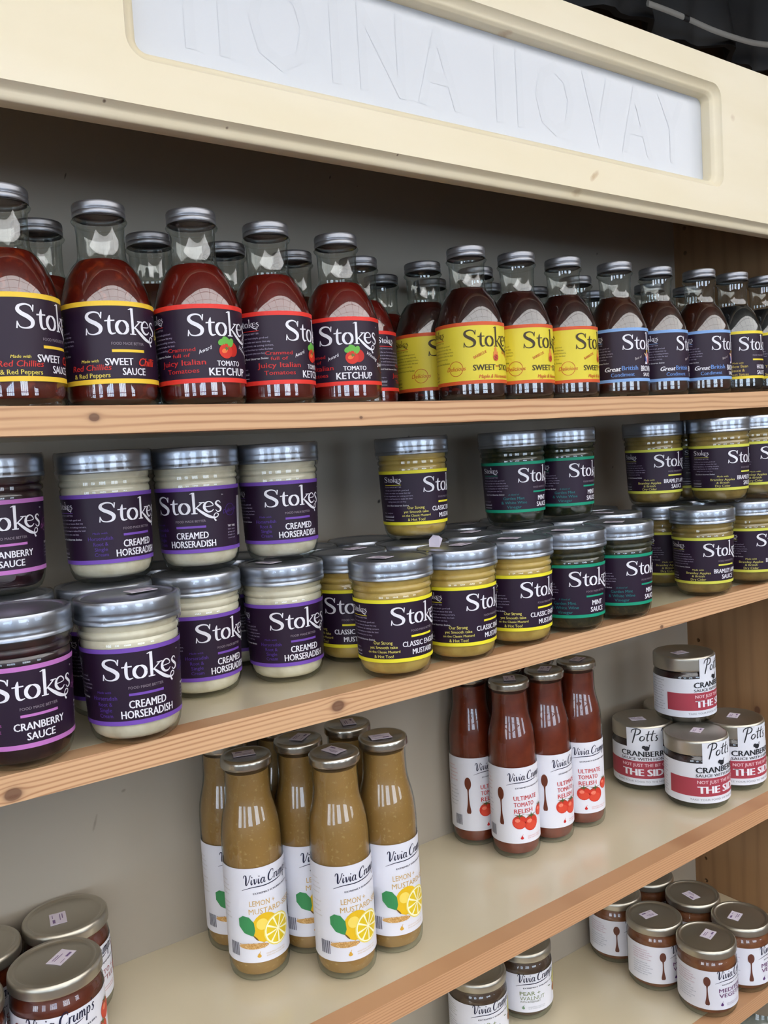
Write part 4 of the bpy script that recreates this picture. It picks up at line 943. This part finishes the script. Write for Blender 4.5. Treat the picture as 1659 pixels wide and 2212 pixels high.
# ---------------------------------------------------------------- fourth shelf
VG = 'mediterranean vegetable chutney jars'; PG = 'pear and walnut chutney jars'
for x, y, rz, lab, st in ((.7718, .0310, 6, 'mediterranean vegetable jar at the front of the group, nearest the shelf edge', 10), (.7694, .0950, 25, 'mediterranean vegetable jar in the middle of the left column', 130),
        (.8360, .0332, 23, 'mediterranean vegetable jar at the right edge of the picture', 150), (.8362, .0960, 30, 'mediterranean vegetable jar at the back right by the side panel', 200),
        (.7720, .1560-.0015, 14, 'mediterranean vegetable jar at the far left of the group, lid under the shelf', None), (.8350, .1545, 14, 'dark mediterranean vegetable jar deepest in the corner, lid glimpsed', None)):
    squat('vegetable', x, y, Z4, rz, lab, VG, st)
squat('pear', .5475, .1480, Z4, -8, 'pear and walnut jar cut by the bottom of the picture', PG, None)
squat('pear', .6194, .1535, Z4, -13, 'pear and walnut jar standing clear, its whole label showing', PG, None)
# fifth shelf: a pale jar at the very corner of the picture
settle()
def pale_jar(x, y):
    t = tag(empty('storage_jar', (x, y, Z5)), 'pale glass storage jar on the lowest shelf, at the bottom right corner', 'jar')
    prof = [(0, .003), (.035, .002), (.042, .0), (.046, .006), (.046, .120), (.042, .133), (.037, .139), (.037, .150)]
    obj('glass', with_mat(lathe('storage_glass', prof), M_GLASS), None, t)
    obj('contents', with_mat(lathe('storage_contents', [(0, .005), (.042, .007), (.0450, .012), (.0450, .115), (0, .118)]), noisy('content_pale', (206, 208, 200), (160, 164, 156), 60, .5)), None, t)
    obj('lid', with_mat(lathe('storage_lid', [(.037, .142), (.040, .142), (.0405, .158), (.038, .160), (0, .160)]), M_GOLDT), None, t)
pale_jar(.925, .060)

# ---------------------------------------------------------------- above the unit
def sheeting():
    nx, nz = 60, 16; vs, fs = [], []; rnd = random.Random(8)
    for i in range(nx+1):
        u = i/nx; x = .93+1.3*u; zb = ZC+.655+.0015*math.sin(x*20)+.30*max(0, x-1.38)**2
        for k in range(nz+1):
            v = k/nz; z = zb+.42*v
            vs.append((x, .375+.018*math.sin(x*26+v*3)+.012*math.sin(x*61+1.3)*(1-v)+.02*v, z))
    for i in range(nx):
        for k in range(nz): a = i*(nz+1)+k; fs.append((a, a+nz+1, a+nz+2, a+1))
    n = len(vs); vs += [(x, y+.012, z) for x, y, z in vs]; fs += [tuple(n+q for q in reversed(f)) for f in fs]
    for i in range(nx): a = i*(nz+1); fs.append((a, a+n, a+n+nz+1, a+nz+1))
    o = obj('black_sheeting', mesh('black_sheeting', vs, fs, smooth=True, sharp=50), noisy('black_plastic', (5, 6, 9), (20, 18, 17), 16, .6, detail=4))
    return tag(o, 'black plastic sheeting hanging on the dark wall above the unit', 'sheeting')
sheeting()
def tube(name, P, r, m, parent=None):
    Q = catmull(P, 6); vs, fs = [], []; n = 8
    for i, q in enumerate(Q):
        a = Vector(Q[max(i-1, 0)]); b = Vector(Q[min(i+1, len(Q)-1)]); t = (b-a).normalized(); s1 = t.cross(Vector((0, 1, 0))).normalized(); s2 = t.cross(s1)
        for k in range(n): c = Vector(q)+s1*(r*math.cos(2*math.pi*k/n))+s2*(r*.6*math.sin(2*math.pi*k/n)); vs.append(tuple(c))
    for i in range(len(Q)-1):
        for k in range(n): j = (k+1) % n; fs.append((i*n+k, i*n+j, (i+1)*n+j, (i+1)*n+k))
    fs += [tuple(range(n-1, -1, -1)), tuple(range(len(vs)-n, len(vs)))]
    return obj(name, mesh(name, vs, fs, smooth=True, sharp=60), m, parent)
CP = [(1.147, .335, ZC+.6590), (1.200, .335, ZC+.6600), (1.2524, .335, ZC+.6595), (1.328, .335, ZC+.6580), (1.437, .335, ZC+.6640), (1.524, .335, ZC+.6800), (1.62, .335, ZC+.705), (1.74, .335, ZC+.745)]
cable = tag(tube('cable', CP, .0050, mat('pale_cable', (150, 146, 138), .6)), 'pale flat cable running in a curve along the black sheeting above the header', 'cable')
tube('tape', [(1.236, .335, ZC+.6598), (1.243, .335, ZC+.6597), (1.250, .335, ZC+.6595)], .0056, mat('black_tape', (20, 20, 22), .5), cable)
